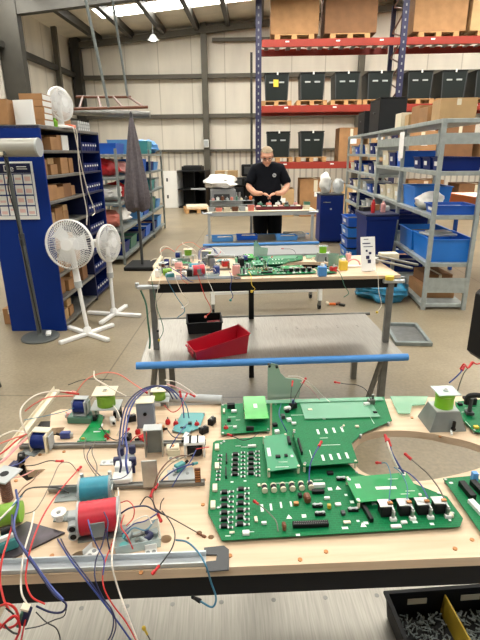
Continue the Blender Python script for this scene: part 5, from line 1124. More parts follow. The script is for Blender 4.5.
# notice board on the end panel
t = thing('notice_board', 'white gridded notice board on the blue unit\'s end panel', 'notice board', bu(-.36, -.0005, 1.06), UA)
MB().box((0, -.006, .245), (.52, .011, .49), bev=.002).build('board', 'white', t)
MB().box((0, -.0125, .435), (.485, .002, .08)).build('header', 'deep_navy', t, 0)
MB().box((0, -.0125, .212), (.485, .002, .36)).build('grid_sheet', 'navy', t, 0)
for r_ in range(4):
    for c_ in range(6):
        MB().box((-.202 + c_ * .081, -.0142, .075 + r_ * .09), (.070, .0015, .078)).build('grid_cell', 'paper', t, 0)
rnd = random.Random(9)
for r_ in range(4):
    for c_ in range(6): MB().box((-.202 + c_ * .081, -.0153, .075 + r_ * .09 + rnd.uniform(-.015, .015)), (.05, .0008, rnd.uniform(.015, .04))).build('cell_note', 'note_pink', t, 0)
def text(body, size, m, parent, loc, rot=(R(90), 0, 0), name='lettering', ext=.0006):
    cu = bpy.data.curves.new('t', 'FONT'); cu.body = body; cu.size = size; cu.extrude = ext; cu.align_x = 'LEFT'
    o = bpy.data.objects.new('t', cu); COL.objects.link(o)
    me = bpy.data.meshes.new_from_object(o.evaluated_get(bpy.context.evaluated_depsgraph_get())); bpy.data.objects.remove(o)
    me.materials.clear(); me.materials.append(MATS[m]); q = bpy.data.objects.new(name, me); COL.objects.link(q); q.parent = parent; q.location = loc; q.rotation_euler = rot; return q
text('De', .075, 'paper', t, (.005, -.0142, .410))
mb = MB(); mb.box((.165, -.0142, .447), (.085, .001, .007)).box((.168, -.0142, .429), (.09, .001, .007)); mb.build('header_lines', 'paper', t, 0)
# heater on its stand in front of the panel
t = thing('stand_heater', 'grey drum heater on a slim pole with a round base before the blue panel', 'heater', (-2.005, 4.13, 0), 0)
MB().lathe([(.168, 0), (.17, .012), (.16, .022), (.03, .032), (.02, .05)], seg=36).build('base', 'pole_grey', t)
MB().cyl((0, 0, .03), (-.03, 0, .92), .022, seg=12).build('lower_pole', 'pole_grey', t); MB().cyl((-.03, 0, .92), (-.06, 0, 1.60), .017, seg=12).build('upper_pole', 'pole_grey', t)
MB().cyl((-.029, 0, .86), (-.031, 0, .96), .024, seg=12).cyl((-.03, -.02, .92), (-.03, -.045, .92), .009, seg=8).build('clamp_collar', 'dark_grey', t)
MB().cyl((-.46, 0, 1.66), (.22, 0, 1.66), .072, seg=26).build('drum', 'heater_grey', t)
MB().cyl((.218, 0, 1.66), (.234, 0, 1.66), .074, seg=26).build('drum_cap', 'light_grey', t)
MB().box((-.06, -.052, 1.645), (.07, .03, .09), bev=.004).build('bracket', 'pole_grey', t); MB().box((-.065, -.07, 1.615), (.045, .02, .03), bev=.003).build('switch', 'cream', t)
MB().tube(smooth_path([(-.05, -.06, 1.6), (-.03, -.03, 1.50), (-.07, -.018, 1.35), (-.04, -.024, 1.1), (-.02, -.026, .7), (.0, -.022, .35), (.02, -.024, .06)]), .006, 6).build('cord', 'wire_black', t)
c = MB().box((0, 0, .012), (.045, .09, .024), bev=.004).build('white_block', 'white'); tag(c, 'small white block lying on the heater\'s round base', 'block', None, (-1.925, 4.13, .0330), R(20))
c = carton('cardboard_box', .12, .10, .16, 'cardboard'); tag(c, 'small brown box on the floor left of the blue unit', 'box', None, (-2.47, 4.55, 0), R(2))

# ---------------------------------------------------------------- fans
def fan(label, loc, rot, hz, tilt, turn, r=.20, group='white pedestal fans', stand=True, lean=0.0):
    t = thing('pedestal_fan' if stand else 'desk_fan', label, 'fan', loc, rot, group)
    if stand:
        for a in (45, 135):
            A = Matrix.Rotation(R(a), 3, 'Z'); MB().box((0, 0, .018), (.60, .045, .034), bev=.006, R_=A).build('foot', 'fan_white', t)
        MB().lathe([(.04, .035), (.035, .07), (.016, .09)], seg=14).build('hub', 'fan_white', t)
        LV = Matrix.Rotation(-rot, 3, 'Z') @ Vector((lean, 0, 0)); MB().cyl((0, 0, .08), (LV.x * .55, LV.y * .55, hz * .57), .018, seg=12).build('lower_pole', 'fan_white', t); MB().cyl((LV.x * .52, LV.y * .52, hz * .54), (LV.x * .6, LV.y * .6, hz * .61), .034, seg=12).build('collar', 'light_grey', t)
        LV = Matrix.Rotation(-rot, 3, 'Z') @ Vector((lean, 0, 0)); MB().cyl((LV.x * .55, LV.y * .55, hz * .56), (LV.x * .9, LV.y * .9, hz - .04), .032, .022, seg=14).build('upper_column', 'fan_white', t)
    else:
        MB().lathe([(.11, 0), (.11, .012), (.03, .03), (.022, hz - .03)], seg=22).build('base', 'fan_white', t)
    LN = Matrix.Rotation(-rot, 3, 'Z') @ Vector((lean, 0, 0)); HM = Matrix.Translation((LN.x, LN.y, hz)) @ Matrix.Rotation(turn, 4, 'Z') @ Matrix.Rotation(tilt, 4, 'X')   # head faces -y
    def hb(mb, name, m, smooth=35):
        o = mb.build(name, m, t, smooth); o.matrix_basis = HM; return o
    hb(MB().cyl((0, .02, 0), (0, .16, 0), .055, .04, seg=18).ball((0, .16, 0), .04, (1, .6, 1)), 'motor', 'fan_white')
    mb = MB()
    for i in range(60):
        a = 2 * math.pi * i / 60; c_, s_ = math.cos(a), math.sin(a)
        mb.tube([(r * .2 * c_, -.075, r * .2 * s_), (r * .75 * c_, -.07, r * .75 * s_), (r * .97 * c_, -.035, r * .97 * s_)], .0024, 4)
        mb.tube([(r * .22 * c_, .045, r * .22 * s_), (r * .75 * c_, .04, r * .75 * s_), (r * .97 * c_, .0, r * .97 * s_)], .0014, 4)
    for rr, yy in ((r * .5, -.073), (r * .75, -.07)): mb.tube([(rr * math.cos(q * math.pi / 16), yy, rr * math.sin(q * math.pi / 16)) for q in range(33)], .0016, 4)
    hb(mb, 'grille', 'fan_white')
    hb(MB().rings([[((r + a) * math.cos(q * math.pi / 20), y, (r + a) * math.sin(q * math.pi / 20)) for q in range(40)] for a, y in ((-.006, -.036), (.004, -.03), (.004, -.006), (-.006, 0))], closed=True), 'rim', 'fan_white')
    hb(MB().cyl((0, -.072, 0), (0, -.082, 0), r * .24, seg=22), 'badge', 'fan_white')
    for b in range(3):
        mb = MB(); rows = []
        for i in range(7):
            rr = r * (.14 + .72 * i / 6); a0 = b * 2 * math.pi / 3 + .25 * i / 6; hw = .55 + .12 * math.sin(i)
            rows.append([(rr * math.cos(a0 + da), dy, rr * math.sin(a0 + da)) for da, dy in ((-hw, -.032), (hw, -.006), (hw, -.004), (-hw, -.030))])
        mb.rings(rows); hb(mb, 'blade', 'fan_clear')
    hb(MB().cyl((0, -.05, 0), (0, .0, 0), r * .16, seg=16), 'blade_hub', 'fan_white'); return t
fan('white pedestal fan facing forward in front of the blue unit\'s shelves', (-1.585, 4.20, 0), R(10), .855, R(-4), R(-14), .215, lean=-.06)
fan('white pedestal fan turned sideways just behind the forward-facing fan', (-1.50, 4.78, 0), R(35), .76, R(-2), R(38), .185, lean=-.0)
fan('white desk fan on top of the blue shelving unit', bu(-.05, .66, zt), R(0), .21, R(-6), R(66), .15, None, False)

# ---------------------------------------------------------------- left: galvanised shelving beyond the blue unit
def rack_unit(label, org, ang, xs, depth, levels, post='galv', shelf='galv', h=None, pw=.035, group=None):
    """bays run along +y from the origin; the open face is x = 0, depth goes to -x"""
    t = thing('shelving_unit', label, 'shelving unit', org, ang, group); h = h or levels[-1] + .02
    for y in xs:
        for x in (-pw / 2, -depth + pw / 2):
            MB().box((x, y, h / 2), (pw, pw, h)).build('post', post, t)
    for a, b in zip(xs, xs[1:]):
        for z in levels:
            MB().box((-depth / 2, (a + b) / 2, z - .018), (depth - .004, b - a - .002, .036), bev=.002).build('shelf', shelf, t)
    return t
LO = Vector((-2.0, 7.2, 0)); LA = R(1.2); ML = Matrix.Translation(LO) @ Matrix.Rotation(LA, 4, 'Z')
LLV = [.12, .52, .92, 1.28, 1.60]
rack_unit('galvanised shelving unit full of red bags and blue tubs beyond the blue unit', LO, LA, [0.02, 1.25, 2.5, 3.85], .55, LLV, h=1.68)
def bl(x, y, z): return ML @ Vector((x, y, z))
rnd = random.Random(4)
names = ['bottom', 'second', 'third', 'fourth', 'top']
for b in range(3):
    for li, z in enumerate(LLV):
        for k in range(2):
            y = .35 + b * 1.25 + k * .55; lab = 'on the far left galvanised shelving, %s shelf, %s along' % (names[li], ORD[b * 2 + k])
            if b == 0 and li in (1, 2, 3):
                o = blob('bagged_parts', (0, 0, .12), (.20, .205, .13), ['pink', 'salmon', 'bag_white', 'red'][(li + k) % 4], None, b * 20 + li * 3 + k, .3, 3, -.8)
                o.location = (0, 0, 0); tag(o, ['pale pink', 'salmon', 'white', 'red'][(li + k) % 4] + ' bag of parts ' + lab, 'bag', 'bags on the galvanised shelving', bl(-.27, y, z + .003), LA)
            elif li == 4 and b > 0 and k == 0 or li < 4:
                c = ['bin_blue', 'navy', 'sky_blue', 'light_grey', 'teal', 'wire_green'][rnd.randrange(6)]
                nm = {'bin_blue': 'bright blue', 'navy': 'dark blue', 'sky_blue': 'pale blue', 'light_grey': 'grey', 'teal': 'teal', 'wire_green': 'green'}[c]
                tt = thing('storage_tub', nm + ' tub ' + lab, 'tub', bl(-.27, y, z + .002), LA, 'tubs on the galvanised shelving'); hh = rnd.uniform(.14, .24)
                MB().tub(.44, .46, hh, .006, .9, lip=.008).build('tub', c, tt); MB().box((0, 0, hh * .5), (.36, .38, hh * .7), bev=.02).build('contents', ['cardboard', 'dark_grey', 'light_grey'][k % 2 + (b == 1)], tt)
t = thing('storage_tub', 'pale blue crate on top of the far left galvanised shelving', 'tub', bl(-.26, .45, 1.605), LA); MB().tub(.42, .5, .14, .006, .94, lip=.008).build('tub', 'bin_blue', t); MB().box((0, 0, .06), (.34, .4, .08), bev=.01).build('contents', 'cardboard', t)
o = blob('plastic_bag', (0, 0, .13), (.22, .3, .15), 'sky_blue', None, 77, .35, 3, -.85); tag(o, 'blue plastic bag on top of the galvanised shelving\'s far end', 'plastic bag', None, bl(-.27, 3.5, 1.603), LA)
# closed grey parasol
t = thing('closed_parasol', 'closed grey parasol standing on a black base in the aisle', 'parasol', (-1.70, 7.0, 0), 0)
MB().box((0, .05, .03), (.46, .5, .06), bev=.012).build('base', 'soft_black', t); MB().cyl((0, 0, .06), (0, 0, 2.12), .021, seg=12).build('pole', 'dark_grey', t)
rr = []
for i, (z, rad) in enumerate(((.84, .07), (.87, .145), (1.0, .16), (1.2, .145), (1.45, .11), (1.7, .078), (1.95, .046), (2.06, .026))):
    ring = []
    for q in range(32):
        a = 2 * math.pi * q / 32; f = 1 + .22 * math.cos(8 * a + i * .25) * (1 if i < 6 else .3); wob = (.03 * math.sin(3 * a) if i < 3 else 0)
        ring.append((rad * f * math.cos(a), rad * f * math.sin(a), z + wob))
    rr.append(ring)
MB().rings(rr).build('canopy', 'heather', t, 60); MB().cyl((0, 0, 2.06), (0, 0, 2.14), .024, .012, seg=12).build('finial', 'dark_grey', t)
# frame hung from the roof
t = thing('hanging_frame', 'rusty brown ladder frame hung from the roof by long grey rods', 'hanging frame', (-2.2, 8.0, 2.36), 0)
def hl(px, py, y): p = Yp(px, py, y); return p - Vector((-2.2, 8.0, 2.36))
A, B, C_, D = hl(70, 109, 7.9), hl(148, 107, 7.9), hl(76, 97, 8.9), hl(131, 97, 8.9)
for a, b in ((A, B), (C_, D)): MB().cyl(a, b, .022, seg=8).build('long_bar', 'brown', t)
for f in (.12, .4, .68, .95): MB().cyl(A.lerp(B, f), C_.lerp(D, f), .018, seg=8).build('cross_bar', 'wire_brown', t)
for f, px, py in ((.5, 84, -8), (.74, 113, 4)):
    a = A.lerp(B, f) if f == .5 else C_.lerp(D, .94); b = hl(px, py, 7.6 if f == .5 else 8.6)
    d = (b - a); b = a + d * ((5.12 - (a.z + 2.36)) / d.z); MB().cyl(a, b, .021, seg=8).build('hanger_rod', 'galv', t)
MB().cyl(hl(56, 111, 8.2) , hl(150, 115, 8.2), .05, seg=12).build('duct_pipe', 'dull_steel', t)

# ---------------------------------------------------------------- right: galvanised shelving with blue tubs
RO = Vector((1.745, 4.98, 0)); RA = R(-1.0); MR = Matrix.Translation(RO) @ Matrix.Rotation(RA, 4, 'Z')
RLV = [.06, .50, .985, 1.41, 1.89]; RY = [.02, 1.4, 2.8, 4.2, 5.6]
t = thing('shelving_unit', 'long galvanised shelving run at right stacked with blue tubs', 'shelving unit', RO, RA)
for i, y in enumerate(RY):
    for x in (.02, .44): MB().box((x, y, .944), (.04, .04, 1.888)).build('post', 'galv_shelf', t)
for i, (a, b) in enumerate(zip(RY, RY[1:])):
    lv = RLV if i == 0 else [.06, .36, .66, .96, 1.26, 1.56, 1.89] if i > 1 else [.06, .62, .985, 1.41, 1.89]
    for z in lv: MB().box((.23, (a + b) / 2, z - .02), (.455, b - a - .03, .04), bev=.003).build('shelf', 'galv_shelf', t)
MB().box((.23, .006, 1.71), (.42, .004, .10)).build('end_plate', 'galv_shelf', t); MB().box((-.002, .72, 1.71), (.004, 1.34, .10)).build('side_plate', 'galv_shelf', t); MB().box((-.002, 2.1, 1.71), (.004, 1.34, .10)).build('side_plate', 'galv_shelf', t)
MB().box((.23, .006, .27), (.42, .004, .16)).build('end_plate', 'galv_shelf', t)
def br2(x, y, z): return MR @ Vector((x, y, z))
def tub(label, w_, d_, h_, m, loc, rot=RA, cont=None, group='blue tubs on the right shelving', card=False, front=None, name='storage_tub'):
    tt = thing(name, label, 'tub', loc, rot, group); MB().tub(w_, d_, h_, .006, .92, lip=.012, front=front).build('tub', m, tt)
    if cont: MB().box((0, 0, h_ * .45), (w_ * .8, d_ * .8, h_ * .7), bev=.015).build('contents', cont, tt)
    if card: MB().box((-w_ / 2 - .004, 0, h_ * .55), (.003, d_ * .35, h_ * .35), R_=Matrix.Rotation(R(-4), 3, 'Y')).build('label_card', 'white', tt)
    return tt
# near bay
x = carton('cardboard_box', .36, .5, .13, 'cardboard'); tag(x, 'long flat cardboard box on the right shelving\'s bottom near shelf', 'box', None, br2(.24, .5, .0615), RA)
x = carton('cardboard_box', .28, .4, .11, 'cardboard_dark'); tag(x, 'dark brown box lying on the flat box at the shelving\'s bottom', 'box', None, br2(.25, .52, .196), RA + R(6))
tub('big bright blue tub sticking out of the right shelving\'s second shelf', .44, .62, .23, 'tub_blue', br2(.255, .375, .502), cont=None)
tub('big bright blue tub behind the front one on the second shelf', .44, .55, .22, 'tub_blue', br2(.255, 1.0, .502), cont='dark_grey')
x = MB().box((0, 0, .012), (.3, .26, .02), bev=.004).box((.02, .02, .03), (.22, .18, .02), bev=.004).build('grey_case', 'light_grey'); tag(x, 'flat pale grey case lying across the big bright blue tub', 'case', None, br2(.20, .36, .7405), RA + R(12))
tub('dark blue tub with grey parts at the near end of the third shelf', .40, .36, .085, 'bin_blue', br2(.255, .25, .987), cont='light_grey', card=True)
tub('taller blue tub set back on the third shelf beside the white bag', .42, .5, .22, 'tub_blue', br2(.255, 1.08, .987), cont='dark_grey')
o = blob('plastic_bag', (0, 0, .085), (.15, .15, .10), 'bag_white', None, 31, .3, 3, -.8); tag(o, 'white plastic bag between two blue tubs on the third shelf', 'plastic bag', None, br2(.15, .62, .988), RA)
for k in range(3): tub('navy parts bin in the fourth shelf\'s near bay, %s from the near post' % ORD[k], .40, .26, .12, 'navy', br2(.255, .23 + k * .34, 1.412), cont='dark_grey' if k else 'cardboard', card=True)
# middle and far bays
rnd = random.Random(8)
for i in (1, 2, 3):
    lv = [.06, .36, .66, .96, 1.26, 1.56] if i > 1 else [.06, .62, .985, 1.41]
    for li, z in enumerate(lv):
        for k in range(3):
            y = RY[i] + .26 + k * .42; m = ['navy', 'bin_blue', 'navy', 'cream', 'light_grey'][rnd.randrange(5) if li > 1 else rnd.randrange(3)]
            nm = {'navy': 'navy', 'bin_blue': 'blue', 'cream': 'cream', 'light_grey': 'grey'}[m]
            tub('%s bin on the right shelving, %s level of the %s bay, %s along' % (nm, ORD[li], ['', 'second', 'third', 'fourth'][i], ORD[k]), .40, .34, rnd.uniform(.1, .19) if i > 1 else rnd.uniform(.13, .2), m, br2(.255, y, z + .002), cont=['dark_grey', 'cardboard', 'white'][k], card=True)
x = MB().box((0, 0, -.15), (.005, .21, .30)).build('paper_sheet', 'paper'); tag(x, 'white paper sheet hung on the right shelving\'s second post', 'paper', None, br2(-.0075, 1.4, 1.82), RA)
# boxes and black cases on top
for k, (y, w_, d_, h_, m) in enumerate(((.40, .34, .36, .19, 'cardboard_light'), (.86, .32, .30, .16, 'cardboard'), (1.22, .3, .26, .2, 'cardboard'), (1.55, .3, .26, .13, 'cardboard_light'), (1.9, .34, .3, .17, 'cream'))):
    x = carton('cardboard_box', w_, d_, h_, m); tag(x, ['pale open cardboard box', 'brown box', 'taller brown box', 'low pale box', 'cream box'][k] + ' on top of the right shelving, %s from the near post' % ORD[k], 'box', 'boxes on top of the right shelving', br2(.22, y, 1.8925), RA + R(5 * (k % 3 - 1)))
for k, (y, w_, d_, h_) in enumerate(((3.35, .40, .74, .46), (4.45, .40, .62, .36))):
    tt = thing('black_case', ['larger black case on top of the right shelving, nearer one', 'smaller black case on top of the right shelving behind the larger'][k], 'case', br2(.23, y, 1.8925), RA, 'black cases on the right shelving')
    MB().box((0, 0, h_ / 2), (w_, d_, h_), bev=.01).build('body', 'soft_black', tt); MB().box((0, 0, h_ + .006), (w_ + .01, d_ + .01, .012), bev=.004).build('lid', 'black', tt); MB().box((-w_ / 2 - .006, 0, h_ * .6), (.012, .12, .02), bev=.004).build('handle', 'dark_grey', tt)

# wheelie bin, crates, locker, blue bag, floor tray
t = thing('wheelie_bin', 'dark blue wheelie bin with clutter on its lid before the right shelving', 'wheelie bin', (1.49, 6.22, 0), R(4))
def sq(a, b, z): return [(-a, -b, z), (a, -b, z), (a, b, z), (-a, b, z)]
MB().rings([sq(.15, .19, .05), sq(.185, .235, .82), sq(.20, .25, .82), sq(.20, .25, .86)]).build('body', 'navy', t); MB().box((0, 0, .875), (.41, .52, .03), bev=.01).build('lid', 'deep_navy', t)
for sx in (-1, 1): MB().cyl((sx * .155, .17, .08), (sx * .19, .17, .08), .08, seg=20).build('wheel', 'black', t)
MB().cyl((-.17, .275, .88), (.17, .275, .88), .014, seg=8).build('handle', 'deep_navy', t); MB().cyl((-.12, -.2, .0), (-.12, -.2, .055), .02, seg=8).cyl((.12, -.2, 0), (.12, -.2, .055), .02, seg=8).build('front_feet', 'black', t)
for k, (x_, y_, c, w_, h_) in enumerate(((-.08, -.1, 'red', .05, .16), (.06, -.05, 'pink', .06, .13), (.14, .1, 'white', .08, .06), (-.12, .12, 'wire_black', .12, .05), (0.02, .16, 'cardboard', .1, .07))):
    p = Matrix.Translation((1.49, 6.22, .8905)) @ Matrix.Rotation(R(4), 4, 'Z') @ Vector((x_, y_, 0)); tt = thing('spray_can' if k < 2 else 'small_carton', ['red spray can', 'pink bottle', 'low white box', 'flat black box', 'small brown box'][k] + ' on the wheelie bin\'s lid', ['can', 'bottle', 'box', 'box', 'box'][k], p, R(10 * k))
    if k < 2: MB().lathe([(w_ / 2, 0), (w_ / 2, h_ * .75), (w_ * .25, h_ * .85), (w_ * .25, h_)], seg=14).build('can', c, tt); MB().cyl((0, 0, h_), (0, 0, h_ + .02), w_ * .2, seg=10).build('cap', 'white', tt)
    else: MB().box((0, 0, h_ / 2), (w_, w_ * .8, h_), bev=.003).build('box', c, tt); MB().box((0, 0, h_ + .001), (w_ * .9, w_ * .2, .002)).build('tape', 'cream', tt)
for k in range(4):
    tub('blue crate in the stack left of the wheelie bin, %s from the floor' % ORD[k], .34, .5, .13, 'bin_blue' if k % 2 else 'tub_blue', (1.565, 7.9, .002 + k * .165), R(2), 'dark_grey', 'blue crates stacked on the floor', True)
t = thing('tool_locker', 'blue steel tool locker standing beyond the third bench', 'locker', (1.345, 9.28, 0), R(3))
MB().box((0, 0, .44), (.42, .42, .84), bev=.006).build('cabinet', 'navy', t); MB().box((0, -.218, .44), (.40, .014, .80), bev=.004).build('door', 'navy', t)
MB().cyl((-.02, -.225, .62), (-.02, -.232, .62), .016, seg=12).build('lock', 'light_grey', t); MB().box((-.10, -.236, .74), (.14, .014, .014), bev=.003).build('handle', 'galv', t); MB().box((0, 0, .87), (.44, .44, .02), bev=.003).build('worktop', 'dark_grey', t)
for sx in (-1, 1): MB().box((sx * .17, 0, .01), (.04, .38, .02)).build('foot', 'black', t)
o = blob('plastic_bag', (0, 0, .17), (.11, .12, .19), 'bag_white', None, 14, .25, 3, -.88); tag(o, 'upright white plastic bag on the blue tool locker\'s left side', 'plastic bag', None, (1.24, 9.28, .8815), 0)
o = blob('plastic_bag', (0, 0, .12), (.10, .11, .14), 'film', None, 19, .3, 3, -.85); tag(o, 'clear plastic bag slumped on the blue tool locker\'s right side', 'plastic bag', None, (1.50, 9.32, .8815), 0)
o = blob('refuse_bag', (0, 0, .135), (.30, .26, .15), 'bag_blue', None, 41, .32, 4, -.85); tag(o, 'blue plastic refuse bag slumped on the floor beside the right shelving', 'plastic bag', None, (1.43, 5.42, 0), R(10))
t = thing('floor_tray', 'empty grey metal frame tray lying on the floor by the second bench', 'tray', (1.37, 4.22, 0), R(-3))
for a, b, c, d in ((0, -.25, .32, .03), (0, .25, .32, .03), (-.145, 0, .03, .5), (.145, 0, .03, .5)): MB().box((a, b, .018), (c, d, .036), bev=.003).build('frame_side', 'galv', t)
MB().box((0, 0, .004), (.28, .48, .006)).build('tray_floor', 'dull_steel', t)
t = thing('scrap_parts', 'small heap of orange scrap on the floor behind the second bench', 'scrap', (.83, 5.15, 0), 0)
for k, (a, b, c) in enumerate(((0, 0, 'orange'), (.06, .02, 'wire_brown'), (-.05, .03, 'cream'), (.1, -.03, 'wire_black'))): MB().box((a, b, .014), (.07, .03, .026), bev=.005, R_=Matrix.Rotation(k * .8, 3, 'Z')).build('offcut', c, t)
# orange topped bench seen through the shelving at right
oa, ob = Zp(449, 192.5, 1.06), Zp(484, 198, 1.06); an = math.atan2(ob.y - oa.y, ob.x - oa.x)
t = thing('orange_bench', 'orange-edged worktop at the right picture edge behind the shelving', 'workbench', (oa.x, oa.y, 0), an)
MB().box((.6, .45, 1.04), (1.2, .9, .03), bev=.006).build('worktop', 'paper', t); MB().box((.6, -.012, .99), (1.22, .03, .14), bev=.005).box((-.012, .45, .99), (.03, .9, .14), bev=.005).build('edging', 'orange', t)
for sx in (.1, 1.1):
    for sy in (.1, .8): MB().box((sx, sy, .511), (.045, .045, 1.022), bev=.004).build('leg', 'bin_blue', t)
MO = Matrix.Translation((oa.x, oa.y, 0)) @ Matrix.Rotation(an, 4, 'Z')
for k in range(3):
    tub('purple-blue tray on the orange-edged worktop, %s from its corner' % ORD[k], .26, .26, .09, ['deep_navy', 'navy', 'wire_navy'][k], MO @ Vector((.22 + .33 * k, .55, 1.057)), an, 'cardboard_light', 'trays on the orange worktop', True)
for k in range(3):
    x = carton('cardboard_box', .5, .45, .38 - .06 * k, ['cardboard', 'cardboard_dark', 'cardboard_light'][k]); tag(x, 'large cardboard box on the floor behind the right shelving, %s from the front' % ORD[k], 'box', 'floor boxes behind the right shelving', (2.62 + .1 * k, 7.75 + .9 * k, 0), R(8 * k))
# black chair at the right edge and dark chair leg at the left edge
t = thing('office_chair', 'black office chair partly in view at the right edge behind the front bench', 'chair', (1.352, 2.62, 0), R(-78))
MB().box((.0, 0, .63), (.42, .07, .42), bev=.03).build('backrest', 'soft_black', t); MB().box((.06, .26, .47), (.46, .46, .08), bev=.03).build('seat', 'soft_black', t); MB().cyl((.06, .26, .1), (.06, .26, .44), .03, seg=12).build('gas_lift', 'black', t)
MB().box((.03, .03, .50), (.08, .05, .2), bev=.01).build('back_stem', 'black', t)
for k in range(5):
    a = 2 * math.pi * k / 5 + .3; e = (.06 + .27 * math.cos(a), .26 + .27 * math.sin(a)); lg = MB().cyl((.06, .26, .10), (e[0], e[1], .075), .022, .016, seg=8).build('leg', 'black', t); MB().cyl((e[0] - .02, e[1], .03), (e[0] + .02, e[1], .03), .03, seg=12).build('castor', 'soft_black', lg)
t = thing('stool', 'dark green steel stool at the left edge of the picture', 'stool', (-2.03, 2.92, 0), R(10))
for sx in (-.16, .16):
    for sy in (-.16, .16): MB().cyl((sx * 1.15, sy * 1.15, 0), (sx * .8, sy * .8, .56), .014, seg=8).build('leg', 'steel_dark', t)
MB().lathe([(.17, .56), (.18, .57), (.18, .59), (.165, .6)], seg=22).build('seat', 'wire_green', t)

# ---------------------------------------------------------------- pallet racking
KY, KD = 12.9, 1.1; XS = [0.02, 3.38, 6.74]; BZ = [1.37, 2.68, 4.10]
t = thing('pallet_rack', 'tall pallet racking with red beams and blue uprights across the rear of the hall', 'pallet rack', (0, KY, 0), 0); RACK = t
for x in XS:
    fr_ = MB().box((x, 0, 2.5), (.14, .08, 5.0)).build('upright', 'rack_blue', t); MB().box((x, KD, 2.5), (.10, .08, 5.0)).build('upright', 'rack_blue', t)
    mb = MB(); z = .2
    while z < 4.8:
        mb.cyl((x, .03, z), (x, KD - .03, z + .28), .018, seg=6).cyl((x, KD - .03, z + .28), (x, .03, z + .56), .018, seg=6); z += .56
    mb.build('lattice', 'wire_brown', t)
    mb = MB(); z = .1
    while z < 4.9: mb.box((x, -.042, z), (.03, .006, .05)); z += .15
    mb.build('slot_row', 'grey', t, 0); MB().box((x, 0, .008), (.18, .16, .016)).build('base_plate', 'rack_red', t)
for a, b in zip(XS, XS[1:]):
    for z in BZ:
        bm_ = MB().box(((a + b) / 2, -.01, z - .08), (b - a - .15, .06, .16), bev=.006).build('front_beam', 'rack_red', t); MB().box(((a + b) / 2, KD + .01, z - .08), (b - a - .15, .06, .16), bev=.006).build('rear_beam', 'rack_red', t)
        mb = MB(); n = 12
        for k in range(n): mb.box((a + .2 + (b - a - .4) * k / (n - 1), KD / 2, z - .03), (.10, KD - .08, .02))
        mb.build('decking', 'light_grey', t, 0)
        for f in (.2, .55, .85): MB().box((a + (b - a) * f, -.042, z - .05), (.09, .003, .03)).build('load_label', 'white', bm_, 0)
def pallet(name='pallet', w_=.8, d_=.95, m='wood'):
    r = bpy.data.objects.new(name, None); COL.objects.link(r)
    for k in range(5): MB().box((0, -d_ / 2 + .06 + k * (d_ - .12) / 4, .109), (w_, .11, .018)).build('deck_board', m, r)
    for sx in (-1, 0, 1):
        MB().box((sx * (w_ / 2 - .05), 0, .01), (.10, d_, .018)).build('runner', m, r)
        for sy in (-1, 0, 1): MB().box((sx * (w_ / 2 - .05), sy * (d_ / 2 - .07), .0595), (.10, .12, .08)).build('block', m, r)
    return r
PAL = pallet(w_=.74)
def crate():
    r = bpy.data.objects.new('flight_case', None); COL.objects.link(r)
    MB().rings([sq(.262, .39, 0), sq(.285, .42, .55), sq(.285, .42, .585)]).build('case_body', 'case_black', r)
    MB().box((0, 0, .597), (.60, .87, .024), bev=.006).build('lid', 'black', r)
    for sx in (-1, 1): MB().box((sx * .115, -.417, .40), (.13, .016, .035), bev=.004, R_=Matrix.Rotation(R(4), 3, 'X')).build('handle_slot', 'light_grey', r)
    MB().box((.02, -.436, .595), (.04, .01, .07), bev=.003).build('latch', 'white', r)
    for sx in (-1, 1): MB().box((sx * .272, -.41, .28), (.02, .02, .54), R_=Matrix.Rotation(R(sx * 2.4), 3, 'Y')).build('edge_strip', 'dark_grey', r)
    return r
CR = crate(); used = [False, False]
def put_pallet(x, z, lab):
    p = (x, KY + .52, z)
    if not used[0]: used[0] = True; tag(PAL, lab, 'pallet', 'wooden pallets on the racking', p)
    else: dup(PAL, p, None, lab)
def put_crate(x, z, lab):
    p = (x, KY + .46, z)
    if not used[1]: used[1] = True; tag(CR, lab, 'case', 'black cases on the racking', p)
    else: dup(CR, p, None, lab)
for k, x in enumerate((.46, 1.32, 2.15, 2.93, 3.88, 4.68, 5.48, 6.26)):
    put_pallet(x, BZ[1] + .0005, 'wooden pallet on the racking\'s middle level, %s from the left upright' % ORD[k])
    put_crate(x, BZ[1] + .1195, 'black transport case on the racking\'s middle level, %s from the left upright' % ORD[k])
for k, x in enumerate((.52, 1.36)):
    put_pallet(x, BZ[0] + .0005, 'wooden pallet on the racking\'s lower level, %s from the left upright' % ORD[k])
    put_crate(x, BZ[0] + .1195, 'black transport case on the racking\'s lower level, %s from the left upright' % ORD[k])
for k, (x, w_, h_) in enumerate(((.86, 1.12, 1.15), (2.16, 1.2, 1.25), (4.2, 1.2, 1.2), (5.55, 1.3, 1.15))):
    pl_ = dup(PAL, (x, KY + .52, BZ[2] + .0005), None, 'pallet under the huge box on the racking\'s top level, %s from the left' % ORD[k]); pl_.scale = (1.25, 1, 1)
    c = carton('pallet_box', w_, .9, h_, ['cardboard', 'cardboard_dark', 'cardboard', 'cardboard_light'][k]); MB().box((.1, -.452, h_ * .68), (.12, .003, .16)).box((.26, -.452, h_ * .68), (.10, .003, .12)).build('label', 'paper', c)
    tag(c, 'huge cardboard pallet box on the racking\'s top level, %s from the left upright' % ORD[k], 'box', 'pallet boxes on the racking', (x, KY + .5, BZ[2] + .1195), 0)
rnd = random.Random(2)
